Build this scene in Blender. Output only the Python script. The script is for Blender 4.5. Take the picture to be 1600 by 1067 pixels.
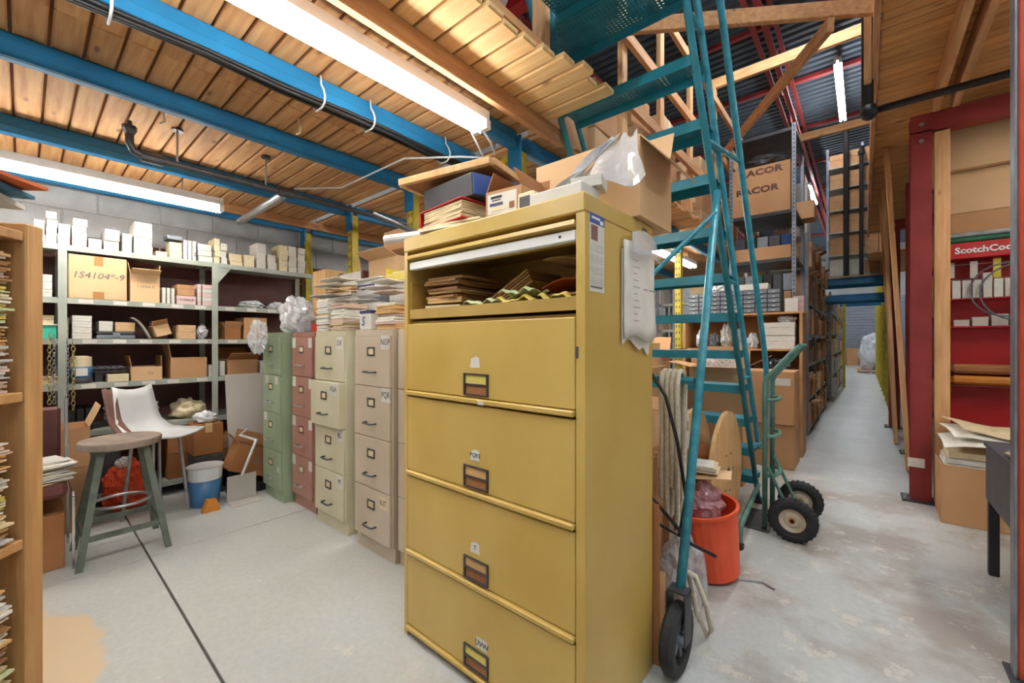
import bpy, math, random
from mathutils import Vector, Matrix, noise
PI = math.pi
SC = bpy.context.scene
COL = SC.collection
for o in list(bpy.data.objects): bpy.data.objects.remove(o)

# ---------------------------------------------------------------- camera, world, exposure
CAM_H = 1.25; YAW = math.radians(40.3); FPX = 648.0
cam = bpy.data.cameras.new('camera'); camo = bpy.data.objects.new('camera', cam); COL.objects.link(camo)
cam.sensor_width = 36; cam.lens = 36*FPX/1600; cam.clip_start = .02; cam.clip_end = 200
camo.location = (0, 0, CAM_H); camo.rotation_euler = (PI/2, 0, YAW)
SC.camera = camo
w = bpy.data.worlds.new('world'); SC.world = w; w.use_nodes = True
w.node_tree.nodes['Background'].inputs[0].default_value = (.9, .95, 1, 1)
w.node_tree.nodes['Background'].inputs[1].default_value = .25
SC.view_settings.view_transform = 'Standard'; SC.view_settings.look = 'None'
SC.view_settings.gamma = 1; SC.view_settings.use_curve_mapping = False
SC.view_settings.exposure = 1.2
TUBE_W = 17.0          # emission strength of the fluorescent tubes

FW = (-math.sin(YAW), math.cos(YAW)); RT = (math.cos(YAW), math.sin(YAW))
def P(x, y, X=None, Y=None, Z=None):
    """photo measurement -> world point on a known plane"""
    u = (x-800)/FPX; d = (FW[0]+u*RT[0], FW[1]+u*RT[1], (533.5-y)/FPX)
    t = X/d[0] if X is not None else (Y/d[1] if Y is not None else (Z-CAM_H)/d[2])
    return Vector((d[0]*t, d[1]*t, CAM_H+d[2]*t))

# ---------------------------------------------------------------- materials
def lin(c):
    return tuple(((v/255)/12.92 if v/255 <= .04045 else ((v/255+.055)/1.055)**2.4) for v in c)+(1,)
M = {}
def mat(name, c, c2=None, rough=.6, metal=0, scale=6, amt=1., bump=0, bscale=40, rnd=0, stretch=None, spec=.5, detail=4, alpha=1, trans=0):
    m = bpy.data.materials.new(name); m.use_nodes = True; nt = m.node_tree; n = nt.nodes; l = nt.links
    b = n['Principled BSDF']; b.inputs['Roughness'].default_value = rough; b.inputs['Metallic'].default_value = metal
    b.inputs['Specular IOR Level'].default_value = spec
    tc = n.new('ShaderNodeTexCoord'); mp = n.new('ShaderNodeMapping'); l.new(tc.outputs['Object'], mp.inputs[0])
    if stretch: mp.inputs['Scale'].default_value = stretch
    oi = n.new('ShaderNodeObjectInfo')
    ad = n.new('ShaderNodeVectorMath'); ad.operation = 'ADD'
    cb = n.new('ShaderNodeVectorMath'); cb.operation = 'SCALE'; cb.inputs[0].default_value = (13, 7, 5); l.new(oi.outputs['Random'], cb.inputs['Scale'])
    l.new(mp.outputs[0], ad.inputs[0]); l.new(cb.outputs[0], ad.inputs[1])
    ns = n.new('ShaderNodeTexNoise'); ns.inputs['Scale'].default_value = scale; ns.inputs['Detail'].default_value = detail; l.new(ad.outputs[0], ns.inputs['Vector'])
    rp = n.new('ShaderNodeValToRGB'); rp.color_ramp.elements[0].position = .3; rp.color_ramp.elements[1].position = .7
    c2 = c2 or tuple(v*.86 for v in c)
    rp.color_ramp.elements[0].color = lin(c2); rp.color_ramp.elements[1].color = lin(c)
    l.new(ns.outputs[0], rp.inputs[0]); out = rp.outputs[0]
    if rnd:
        hs = n.new('ShaderNodeHueSaturation'); mr = n.new('ShaderNodeMapRange')
        mr.inputs[3].default_value = 1-rnd; mr.inputs[4].default_value = 1+rnd*.6; l.new(oi.outputs['Random'], mr.inputs[0])
        l.new(mr.outputs[0], hs.inputs['Value']); l.new(out, hs.inputs['Color']); out = hs.outputs[0]
    l.new(out, b.inputs['Base Color'])
    if bump:
        n2 = n.new('ShaderNodeTexNoise'); n2.inputs['Scale'].default_value = bscale; n2.inputs['Detail'].default_value = 3; l.new(ad.outputs[0], n2.inputs['Vector'])
        bp = n.new('ShaderNodeBump'); bp.inputs['Strength'].default_value = bump; bp.inputs['Distance'].default_value = .01
        l.new(n2.outputs[0], bp.inputs['Height']); l.new(bp.outputs[0], b.inputs['Normal'])
    if trans: b.inputs['Transmission Weight'].default_value = trans
    if alpha < 1: b.inputs['Alpha'].default_value = alpha
    M[name] = m; return m

def wood(name, c, c2, axis='x', rough=.7, rnd=.12):
    """long-grain boards with darker streaks and knots"""
    m = mat(name, c, c2, rough=rough, scale=9, stretch={'x': (.35, 4, 4), 'y': (4, .35, 4), 'z': (4, 4, .35)}[axis], rnd=rnd, bump=.15, bscale=30)
    nt = m.node_tree; n = nt.nodes; l = nt.links; b = n['Principled BSDF']
    src = b.inputs['Base Color'].links[0].from_socket
    tc = [x for x in n if x.type == 'TEX_COORD'][0]; oi = [x for x in n if x.type == 'OBJECT_INFO'][0]
    mp = n.new('ShaderNodeMapping'); mp.inputs['Scale'].default_value = {'x': (.55, 1.6, 1.6), 'y': (1.6, .55, 1.6), 'z': (1.6, 1.6, .55)}[axis]
    l.new(tc.outputs['Object'], mp.inputs[0])
    ad = n.new('ShaderNodeVectorMath'); ad.operation = 'ADD'; cb = n.new('ShaderNodeVectorMath'); cb.operation = 'SCALE'
    cb.inputs[0].default_value = (31, 17, 23); l.new(oi.outputs['Random'], cb.inputs['Scale']); l.new(mp.outputs[0], ad.inputs[0]); l.new(cb.outputs[0], ad.inputs[1])
    vo = n.new('ShaderNodeTexVoronoi'); vo.inputs['Scale'].default_value = 4.5; l.new(ad.outputs[0], vo.inputs['Vector'])
    rp = n.new('ShaderNodeValToRGB'); rp.color_ramp.elements[0].position = .03; rp.color_ramp.elements[1].position = .11
    rp.color_ramp.elements[0].color = (.22, .12, .06, 1); rp.color_ramp.elements[1].color = (1, 1, 1, 1); l.new(vo.outputs['Distance'], rp.inputs[0])
    mx = n.new('ShaderNodeMix'); mx.data_type = 'RGBA'; mx.blend_type = 'MULTIPLY'; mx.inputs[0].default_value = .75
    l.new(src, mx.inputs[6]); l.new(rp.outputs[0], mx.inputs[7]); l.new(mx.outputs[2], b.inputs['Base Color'])
    return m

wood('plank_wood', (226, 178, 122), (196, 140, 88), 'x', rnd=.16)
wood('pale_plank', (238, 206, 150), (222, 180, 120), 'x', rnd=.1)
wood('deck_pine', (232, 178, 112), (206, 146, 84), 'x', rnd=.12)
wood('lumber_x', (232, 188, 134), (206, 152, 100), 'x'); wood('lumber_y', (220, 168, 116), (190, 134, 88), 'y'); wood('lumber_z', (232, 184, 130), (204, 150, 98), 'z')
wood('shelf_wood', (206, 160, 104), (176, 128, 78), 'z', rough=.5)
wood('plywood', (226, 186, 130), (204, 156, 100), 'z', rnd=.04)
mat('blue_steel', (28, 128, 182), (22, 110, 160), rough=.42, scale=5)
mat('teal_steel', (44, 140, 158), (34, 122, 140), rough=.4, scale=14)
mat('teal_light', (70, 160, 176), (40, 128, 148), rough=.4, scale=22)
mat('truck_green', (98, 142, 128), (66, 108, 98), rough=.45, scale=12)
mat('rack_yellow', (214, 196, 60), (176, 156, 50), rough=.5, scale=10)
mat('cab_yellow', (202, 172, 96), (188, 155, 76), rough=.36, scale=3.2, stretch=(1, 1, .7), detail=7)
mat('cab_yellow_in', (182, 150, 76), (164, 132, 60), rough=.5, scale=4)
mat('cab_green', (152, 170, 140), (140, 158, 128), rough=.4, scale=4)
mat('cab_rust', (172, 126, 112), (158, 112, 98), rough=.4, scale=4)
mat('cab_cream', (206, 200, 172), (196, 188, 158), rough=.4, scale=4)
mat('cab_beige', (200, 186, 166), (190, 174, 152), rough=.4, scale=4)
mat('shelf_steel', (170, 176, 166), (150, 156, 146), rough=.5, scale=6)
mat('slotted_steel', (152, 156, 166), (124, 128, 138), rough=.4, metal=.5, scale=10)
mat('dark_steel', (72, 72, 74), (54, 54, 56), rough=.5, metal=.3)
mat('red_steel', (154, 52, 48), (132, 40, 38), rough=.5, scale=5)
mat('red_dark', (120, 34, 32), (96, 26, 26), rough=.55, scale=5)
mat('red_orange', (196, 82, 44), (172, 64, 36), rough=.5, scale=4)
mat('red_display', (196, 36, 36), (176, 26, 28), rough=.4)
mat('block_grey', (176, 178, 180), (158, 160, 162), rough=.9, scale=8, rnd=.06, bump=.4, bscale=60)
mat('block_maroon', (112, 66, 56), (94, 52, 44), rough=.85, scale=8, rnd=.08, bump=.4, bscale=60)
mat('mortar', (190, 190, 188), rough=.95); mat('wall_paint', (188, 188, 186), (176, 176, 174), rough=.9, scale=2)
mat('roof_deck', (84, 96, 106), (70, 80, 90), rough=.55, metal=.2, scale=3)
mat('card', (198, 152, 108), (184, 138, 94), rough=.85, scale=3, rnd=.16, bump=.05)
mat('card_pale', (218, 182, 140), (206, 168, 124), rough=.85, scale=3, rnd=.06, bump=.05)
mat('card_dark', (166, 112, 66), (148, 96, 54), rough=.85, scale=3, rnd=.08)
mat('card_in', (176, 128, 84), (158, 110, 68), rough=.9, scale=3)
mat('tape', (206, 170, 118), (196, 158, 106), rough=.35); mat('tape_brown', (178, 122, 66), (166, 110, 58), rough=.35)
mat('white_box', (216, 214, 206), (202, 198, 188), rough=.7, scale=8, rnd=.07)
mat('cream_box', (228, 214, 180), (212, 196, 158), rough=.75, scale=8, rnd=.08)
mat('pink_box', (224, 196, 192), (206, 172, 170), rough=.75, scale=18, rnd=.06)
mat('paper', (234, 230, 220), (218, 212, 200), rough=.8, scale=12, rnd=.05); mat('paper_grey', (206, 204, 200), (188, 186, 182), rough=.85, scale=14)
mat('paper_cream', (228, 210, 172), (210, 188, 148), rough=.85, scale=14); mat('paper_pink', (214, 186, 172), (196, 166, 152), rough=.85)
mat('manila', (216, 176, 118), (198, 154, 98), rough=.8, scale=10, rnd=.12); mat('manila_dark', (176, 130, 84), (150, 106, 64), rough=.85, rnd=.1)
mat('yellow_sheet', (226, 206, 110), (206, 186, 92), rough=.8); mat('green_sheet', (206, 214, 168), (186, 196, 150), rough=.8)
mat('orange_sheet', (200, 104, 48), (182, 88, 38), rough=.8); mat('blue_sheet', (40, 112, 150), (32, 96, 130), rough=.6)
mat('white_enamel', (240, 240, 238), (230, 230, 228), rough=.35); mat('grey_sheet', (192, 186, 180), (178, 172, 166), rough=.7, scale=2)
mat('chrome', (214, 214, 216), (196, 196, 200), rough=.18, metal=1); mat('iron', (104, 104, 106), (80, 80, 82), rough=.45, metal=.8, scale=14)
mat('galv', (190, 194, 198), (164, 168, 172), rough=.32, metal=.8, scale=16)
mat('stool_metal', (112, 120, 110), (88, 96, 86), rough=.5, metal=.3, scale=16); mat('stool_seat', (158, 142, 130), (128, 112, 102), rough=.55, scale=10)
mat('black', (30, 30, 32), (22, 22, 24), rough=.45); mat('black_rubber', (44, 44, 46), (30, 30, 32), rough=.75, scale=20, bump=.2)
mat('charcoal', (70, 70, 74), (56, 56, 60), rough=.6); mat('grey_plastic', (128, 134, 142), (106, 112, 120), rough=.4)
mat('white_plastic', (224, 226, 228), (208, 212, 216), rough=.3); mat('maroon', (104, 58, 52), (84, 44, 40), rough=.5)
mat('blue_bin', (70, 124, 172), (54, 104, 150), rough=.4); mat('blue_label', (54, 92, 168), (40, 74, 146), rough=.5)
mat('teal_basket', (66, 190, 160), (48, 170, 140), rough=.45); mat('dark_green', (30, 86, 72), (20, 66, 54), rough=.7)
mat('navy', (38, 68, 120), (28, 52, 96), rough=.8); mat('red_plastic', (206, 50, 44), (184, 40, 36), rough=.4)
mat('orange_net', (226, 84, 40), (196, 60, 26), rough=.7, scale=50, bump=.8, bscale=90); mat('orange_plastic', (236, 92, 48), (220, 76, 36), rough=.45)
mat('plastic_bag', (226, 228, 230), (206, 208, 212), rough=.16, alpha=.82, scale=9, spec=.9); mat('clear_bag', (216, 222, 226), (232, 234, 238), rough=.1, alpha=.45, scale=9, spec=1)
mat('pink_bag', (222, 176, 184), (206, 150, 162), rough=.15, alpha=.7, spec=.9); mat('black_bag', (56, 58, 64), (40, 42, 46), rough=.2, spec=.9)
mat('cloth_white', (226, 226, 232), (206, 206, 214), rough=.9, scale=5, bump=.2); mat('cloth_brown', (138, 104, 92), (116, 84, 74), rough=.9)
mat('yellow_plastic', (226, 204, 70), (210, 186, 54), rough=.4); mat('amber', (206, 132, 44), (184, 112, 34), rough=.5)
mat('rope', (226, 216, 196), (204, 192, 168), rough=.9, scale=60, bump=.5, bscale=120); mat('twine', (196, 168, 132), rough=.9)
mat('gold_chain', (196, 176, 120), (168, 146, 92), rough=.3, metal=.8); mat('silver_chain', (176, 178, 182), rough=.3, metal=.8)
mat('ink', (34, 34, 38), rough=.7); mat('ink_blue', (36, 66, 140), rough=.7); mat('ink_grey', (120, 118, 118), rough=.8); mat('ink_red', (176, 40, 36), rough=.7)
mat('navy_band', (46, 54, 100), rough=.6); mat('ceramic', (214, 196, 188), (200, 178, 170), rough=.35)
mat('door_grey', (150, 156, 168), (136, 142, 154), rough=.5); mat('desk_grey', (84, 84, 92), (70, 70, 78), rough=.5, scale=12)
mat('green_tube', (36, 110, 78), (26, 90, 62), rough=.35); mat('cable_grey', (110, 112, 118), rough=.5); mat('hub_cream', (206, 196, 176), (172, 150, 122), rough=.5, scale=12)
mat('smear', (206, 182, 96), (196, 170, 80), rough=.6)

def emis(name, c, s):
    m = bpy.data.materials.new(name); m.use_nodes = True; b = m.node_tree.nodes['Principled BSDF']
    b.inputs['Base Color'].default_value = (.9, .9, .9, 1); b.inputs['Emission Color'].default_value = lin(c); b.inputs['Emission Strength'].default_value = s
    M[name] = m
emis('tube_glow', (255, 251, 244), TUBE_W); emis('tube_glow_cool', (244, 250, 255), TUBE_W*3.2)

def perforated(name, src, pitch):
    """painted plate with round punched holes (local x / y grid)"""
    m = M[src].copy(); m.name = name; M[name] = m; nt = m.node_tree; n = nt.nodes; l = nt.links; b = n['Principled BSDF']
    tc = n.new('ShaderNodeTexCoord'); sc = n.new('ShaderNodeVectorMath'); sc.operation = 'SCALE'; sc.inputs['Scale'].default_value = 1/pitch; l.new(tc.outputs['Object'], sc.inputs[0])
    fr = n.new('ShaderNodeVectorMath'); fr.operation = 'FRACTION'; l.new(sc.outputs[0], fr.inputs[0])
    su = n.new('ShaderNodeVectorMath'); su.operation = 'SUBTRACT'; su.inputs[1].default_value = (.5, .5, .5); l.new(fr.outputs[0], su.inputs[0])
    mu = n.new('ShaderNodeVectorMath'); mu.operation = 'MULTIPLY'; mu.inputs[1].default_value = (1, 1, 0); l.new(su.outputs[0], mu.inputs[0])
    ln = n.new('ShaderNodeVectorMath'); ln.operation = 'LENGTH'; l.new(mu.outputs[0], ln.inputs[0])
    gt = n.new('ShaderNodeMath'); gt.operation = 'GREATER_THAN'; gt.inputs[1].default_value = .24; l.new(ln.outputs['Value'], gt.inputs[0])
    l.new(gt.outputs[0], b.inputs['Alpha'])
perforated('teal_perf', 'teal_steel', .02)

def floor_material():
    m = bpy.data.materials.new('concrete_floor'); m.use_nodes = True; nt = m.node_tree; n = nt.nodes; l = nt.links; b = n['Principled BSDF']
    ge = n.new('ShaderNodeNewGeometry'); pos = ge.outputs['Position']
    def nz(s, d=5, r=.6):
        t = n.new('ShaderNodeTexNoise'); t.inputs['Scale'].default_value = s; t.inputs['Detail'].default_value = d; t.inputs['Roughness'].default_value = r; l.new(pos, t.inputs['Vector']); return t
    def ramp(src, a, ca, bb, cb):
        r = n.new('ShaderNodeValToRGB'); r.color_ramp.elements[0].position = a; r.color_ramp.elements[1].position = bb
        r.color_ramp.elements[0].color = ca; r.color_ramp.elements[1].color = cb; l.new(src, r.inputs[0]); return r.outputs[0]
    def mix(f, a, bb):
        x = n.new('ShaderNodeMix'); x.data_type = 'RGBA'
        if isinstance(f, float): x.inputs[0].default_value = f
        else: l.new(f, x.inputs[0])
        for s, i in ((a, 6), (bb, 7)):
            if isinstance(s, tuple): x.inputs[i].default_value = s
            else: l.new(s, x.inputs[i])
        return x.outputs[2]
    base = ramp(nz(1.6).outputs[0], .3, lin((184, 186, 182)), .7, lin((194, 196, 192)))
    fine = ramp(nz(40, 3).outputs[0], .35, (.9, .9, .9, 1), .65, (1, 1, 1, 1))
    mm = n.new('ShaderNodeMix'); mm.data_type = 'RGBA'; mm.blend_type = 'MULTIPLY'; mm.inputs[0].default_value = 1; l.new(base, mm.inputs[6]); l.new(fine, mm.inputs[7]); base = mm.outputs[2]
    # worn paint: bare, browner concrete in patches on the aisle side, with flakes of pale paint left in it
    bare = ramp(nz(1.1, 6, .65).outputs[0], .46, (0, 0, 0, 1), .56, (1, 1, 1, 1))
    sx = n.new('ShaderNodeSeparateXYZ'); l.new(pos, sx.inputs[0])
    side = n.new('ShaderNodeMapRange'); side.inputs[1].default_value = -1.6; side.inputs[2].default_value = -.6; l.new(sx.outputs[0], side.inputs[0])
    far = n.new('ShaderNodeMapRange'); far.inputs[1].default_value = 6.5; far.inputs[2].default_value = 4; l.new(sx.outputs[1], far.inputs[0])
    mu = n.new('ShaderNodeMath'); mu.operation = 'MULTIPLY'; l.new(side.outputs[0], mu.inputs[0]); l.new(far.outputs[0], mu.inputs[1])
    mu2 = n.new('ShaderNodeMath'); mu2.operation = 'MULTIPLY'; l.new(mu.outputs[0], mu2.inputs[0]); l.new(bare, mu2.inputs[1])
    c = mix(mu2.outputs[0], base, lin((158, 150, 140)))
    flakes = ramp(nz(6.5, 8, .72).outputs[0], .575, (0, 0, 0, 1), .60, (1, 1, 1, 1))
    mu3 = n.new('ShaderNodeMath'); mu3.operation = 'MULTIPLY'; l.new(side.outputs[0], mu3.inputs[0]); l.new(flakes, mu3.inputs[1])
    mu4 = n.new('ShaderNodeMath'); mu4.operation = 'MULTIPLY'; mu4.inputs[1].default_value = .75; l.new(mu3.outputs[0], mu4.inputs[0])
    c = mix(mu4.outputs[0], c, lin((206, 200, 188)))
    # a few flakes by the filing cabinets
    fl2 = ramp(nz(5.2, 8, .7).outputs[0], .64, (0, 0, 0, 1), .67, (1, 1, 1, 1))
    c = mix(fl2, c, lin((200, 198, 190)))
    # tan patch where the paint was scraped off beside the bookcase
    d = n.new('ShaderNodeVectorMath'); d.operation = 'SUBTRACT'; d.inputs[1].default_value = (-2.32, .02, 0); l.new(pos, d.inputs[0])
    wv = n.new('ShaderNodeVectorMath'); wv.operation = 'ADD'; l.new(d.outputs[0], wv.inputs[0])
    nn = nz(4, 3); sc = n.new('ShaderNodeVectorMath'); sc.operation = 'SCALE'; sc.inputs['Scale'].default_value = .25; l.new(nn.outputs['Color'], sc.inputs[0]); l.new(sc.outputs[0], wv.inputs[1])
    sb = n.new('ShaderNodeVectorMath'); sb.operation = 'MULTIPLY'; sb.inputs[1].default_value = (1.0, 1.9, 0); l.new(wv.outputs[0], sb.inputs[0])
    le = n.new('ShaderNodeVectorMath'); le.operation = 'LENGTH'; l.new(sb.outputs[0], le.inputs[0])
    pm = ramp(le.outputs['Value'], .56, (1, 1, 1, 1), .62, (0, 0, 0, 1))
    c = mix(pm, c, lin((208, 184, 150)))
    l.new(c, b.inputs['Base Color'])
    rr = ramp(nz(2.3, 4).outputs[0], .3, (.3, .3, .3, 1), .75, (.46, .46, .46, 1)); l.new(rr, b.inputs['Roughness'])
    bp = n.new('ShaderNodeBump'); bp.inputs['Strength'].default_value = .08; bp.inputs['Distance'].default_value = .01; l.new(nz(14, 4).outputs[0], bp.inputs['Height']); l.new(bp.outputs[0], b.inputs['Normal'])
    M['concrete_floor'] = m
floor_material()
mat('joint_dark', (96, 92, 86), rough=.95)

# ---------------------------------------------------------------- mesh builder
class B:
    def __init__(s): s.v = []; s.f = []; s.mi = []; s.cur = 0
    def m(s, i): s.cur = i; return s
    def add(s, vs, fs):
        k = len(s.v); s.v += [Vector(v) for v in vs]
        for f in fs: s.f.append([k+i for i in f]); s.mi.append(s.cur)
        return s
    def box(s, x0, y0, z0, x1, y1, z1):
        return s.add([(x0,y0,z0),(x1,y0,z0),(x1,y1,z0),(x0,y1,z0),(x0,y0,z1),(x1,y0,z1),(x1,y1,z1),(x0,y1,z1)],
                     [(0,3,2,1),(4,5,6,7),(0,1,5,4),(1,2,6,5),(2,3,7,6),(3,0,4,7)])
    def obox(s, c, d, mtx):
        h = [v/2 for v in d]; c = Vector(c)
        vs = [c+mtx@Vector((a*h[0], b*h[1], e*h[2])) for e in (-1,1) for a, b in ((-1,-1),(1,-1),(1,1),(-1,1))]
        return s.add(vs, [(0,3,2,1),(4,5,6,7),(0,1,5,4),(1,2,6,5),(2,3,7,6),(3,0,4,7)])
    def cbox(s, x0, y0, z0, x1, y1, z1, c=.004):
        """box with chamfered edges"""
        c = min(c, (x1-x0)*.45, (y1-y0)*.45, (z1-z0)*.45)
        X = (x0, x1); Y = (y0, y1); Z = (z0, z1); ix = {}; vs = []
        for i in (0,1):
            for j in (0,1):
                for k in (0,1):
                    a, b, d = X[i], Y[j], Z[k]; sx, sy, sz = (1-2*i)*c, (1-2*j)*c, (1-2*k)*c
                    for q, p in enumerate(((a, b+sy, d+sz), (a+sx, b, d+sz), (a+sx, b+sy, d))):
                        ix[(i,j,k,q)] = len(vs); vs.append(p)
        fs = []
        I = lambda i,j,k,q: ix[(i,j,k,q)]
        for i in (0,1): fs.append([I(i,0,0,0),I(i,1,0,0),I(i,1,1,0),I(i,0,1,0)][::1 if i else -1])
        for j in (0,1): fs.append([I(0,j,0,1),I(1,j,0,1),I(1,j,1,1),I(0,j,1,1)][::-1 if j else 1])
        for k in (0,1): fs.append([I(0,0,k,2),I(1,0,k,2),I(1,1,k,2),I(0,1,k,2)][::1 if k else -1])
        for j in (0,1):
            for k in (0,1): fs.append([I(0,j,k,1),I(1,j,k,1),I(1,j,k,2),I(0,j,k,2)][::1 if j != k else -1][::-1])
        for i in (0,1):
            for k in (0,1): fs.append([I(i,0,k,0),I(i,1,k,0),I(i,1,k,2),I(i,0,k,2)][::1 if i == k else -1][::-1])
        for i in (0,1):
            for j in (0,1): fs.append([I(i,j,0,0),I(i,j,1,0),I(i,j,1,1),I(i,j,0,1)][::1 if i != j else -1][::-1])
        for i in (0,1):
            for j in (0,1):
                for k in (0,1): fs.append([I(i,j,k,0),I(i,j,k,1),I(i,j,k,2)][::1 if (i+j+k) % 2 else -1])
        return s.add(vs, fs)
    def tube(s, pts, r, n=8, caps=True, closed=False):
        pts = [Vector(p) for p in pts]; N = len(pts); rs = r if isinstance(r, (list, tuple)) else [r]*N
        t0 = (pts[1]-pts[0]).normalized(); up = Vector((0,0,1)) if abs(t0.z) < .9 else Vector((1,0,0))
        a = t0.cross(up).normalized(); k = len(s.v)
        for i in range(N):
            if closed: t = (pts[(i+1) % N]-pts[i-1])
            else: t = (pts[min(i+1, N-1)]-pts[max(i-1, 0)])
            t = t.normalized() if t.length > 1e-9 else t0
            a = (a-t*a.dot(t)).normalized(); b = t.cross(a)
            for j in range(n):
                th = 2*PI*j/n; s.v.append(pts[i]+(a*math.cos(th)+b*math.sin(th))*rs[i])
        for i in range(N if closed else N-1):
            i2 = (i+1) % N
            for j in range(n):
                s.f.append([k+i*n+j, k+i*n+(j+1) % n, k+i2*n+(j+1) % n, k+i2*n+j]); s.mi.append(s.cur)
        if caps and not closed:
            s.f.append([k+j for j in range(n)][::-1]); s.mi.append(s.cur)
            s.f.append([k+(N-1)*n+j for j in range(n)]); s.mi.append(s.cur)
        return s
    def cyl(s, p0, p1, r, n=16): return s.tube([p0, p1], r, n)
    def lathe(s, prof, c, axis='z', n=20, ring=False):
        c = Vector(c); k = len(s.v); prof = list(prof)+([prof[0]] if ring else []); N = len(prof)
        for r, h in prof:
            for j in range(n):
                th = 2*PI*j/n; a, b = r*math.cos(th), r*math.sin(th)
                s.v.append(c+Vector({'z': (a, b, h), 'y': (a, h, b), 'x': (h, a, b)}[axis]))
        for i in range(N-1):
            for j in range(n):
                q = [k+i*n+j, k+i*n+(j+1) % n, k+(i+1)*n+(j+1) % n, k+(i+1)*n+j]
                s.f.append(q if axis != 'y' else q[::-1]); s.mi.append(s.cur)
        for i, rev in (() if ring else ((0, True), (N-1, False))):
            q = [k+i*n+j for j in range(n)]
            if axis == 'y': rev = not rev
            s.f.append(q[::-1] if rev else q); s.mi.append(s.cur)
        return s
    def prism(s, poly, z0, z1, f=None):
        """polygon (2D) extruded between z0 and z1; f maps (a, b, h) to 3D"""
        f = f or (lambda a, b, h: (a, b, h)); n = len(poly)
        vs = [f(a, b, z0) for a, b in poly]+[f(a, b, z1) for a, b in poly]
        return s.add(vs, [list(range(n))[::-1], list(range(n, 2*n))]+[(i, (i+1) % n, n+(i+1) % n, n+i) for i in range(n)])
    def sheet(s, fn, nu, nv, th=.001):
        """thin solid sheet from fn(u, v)"""
        k = [[Vector(fn(i/nu, j/nv)) for j in range(nv+1)] for i in range(nu+1)]
        vs = []; 
        for sg in (0, 1):
            for i in range(nu+1):
                for j in range(nv+1):
                    du = k[min(i+1, nu)][j]-k[max(i-1, 0)][j]; dv = k[i][min(j+1, nv)]-k[i][max(j-1, 0)]
                    nrm = du.cross(dv); nrm = nrm.normalized() if nrm.length > 1e-12 else Vector((0,0,1))
                    vs.append(k[i][j]+nrm*(th*(.5-sg)))
        W = nv+1; off = (nu+1)*W; fs = []
        for i in range(nu):
            for j in range(nv):
                q = [i*W+j, (i+1)*W+j, (i+1)*W+j+1, i*W+j+1]; fs.append(q); fs.append([off+x for x in q][::-1])
        ring = [i*W for i in range(nu+1)]+[nu*W+j for j in range(1, nv+1)]+[i*W+nv for i in range(nu-1, -1, -1)]+[j for j in range(nv-1, 0, -1)]
        for a, b in zip(ring, ring[1:]+ring[:1]): fs.append([b, a, off+a, off+b])
        return s.add(vs, fs)
    def blob(s, c, r, seed=0, amp=.25, fr=3., nu=20, nv=12, flat=True):
        c = Vector(c); k = len(s.v); off = Vector((seed*3.7, seed*1.3, seed*.7))
        for i in range(nv+1):
            ph = PI*i/nv
            for j in range(nu):
                th = 2*PI*j/nu; d = Vector((math.sin(ph)*math.cos(th), math.sin(ph)*math.sin(th), math.cos(ph)))
                q = 1+amp*noise.noise(d*fr+off)-amp*.6*abs(noise.noise(d*fr*2.3+off))+amp*.28*abs(noise.noise(d*fr*5.5+off))
                p = Vector((d.x*r[0]*q, d.y*r[1]*q, d.z*r[2]*q))
                if flat: p.z = max(p.z, -r[2]*.75)
                s.v.append(c+p)
        for i in range(nv):
            for j in range(nu): s.f.append([k+i*nu+j, k+(i+1)*nu+j, k+(i+1)*nu+(j+1) % nu, k+i*nu+(j+1) % nu]); s.mi.append(s.cur)
        return s
    def mesh(s, name, mats, smooth=False, org=Vector((0,0,0))):
        me = bpy.data.meshes.new(name); me.from_pydata([v-org for v in s.v], [], s.f)
        for x in (mats if isinstance(mats, (list, tuple)) else [mats]): me.materials.append(M[x])
        me.polygons.foreach_set('material_index', s.mi)
        if smooth: me.polygons.foreach_set('use_smooth', [True]*len(s.f))
        me.update(); return me
    def build(s, name, mats, parent=None, label=None, cat=None, group=None, kind=None, smooth=False, W=False, loc=None, rz=0, rot=None):
        """parent + W: vertices are world coordinates under an unrotated parent; no parent: origin set at the base centre"""
        org = Vector((0,0,0)); L = Vector(loc) if loc is not None else None
        if parent is not None and W: org = Vector(parent['_o'])
        if parent is None and L is None:
            lo = [min(v[i] for v in s.v) for i in range(3)]; hi = [max(v[i] for v in s.v) for i in range(3)]
            org = Vector(((lo[0]+hi[0])/2, (lo[1]+hi[1])/2, lo[2])); L = org.copy()
        o = bpy.data.objects.new(name, s.mesh(name, mats, smooth, org)); COL.objects.link(o)
        if L is not None: o.location = L
        if rot: o.rotation_euler = rot
        elif rz: o.rotation_euler = (0, 0, rz)
        if parent is not None: o.parent = parent
        if parent is not None and W: o['_o'] = parent['_o']
        elif L is not None: o['_o'] = list(L)
        return tag(o, label, cat, group, kind)

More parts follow.
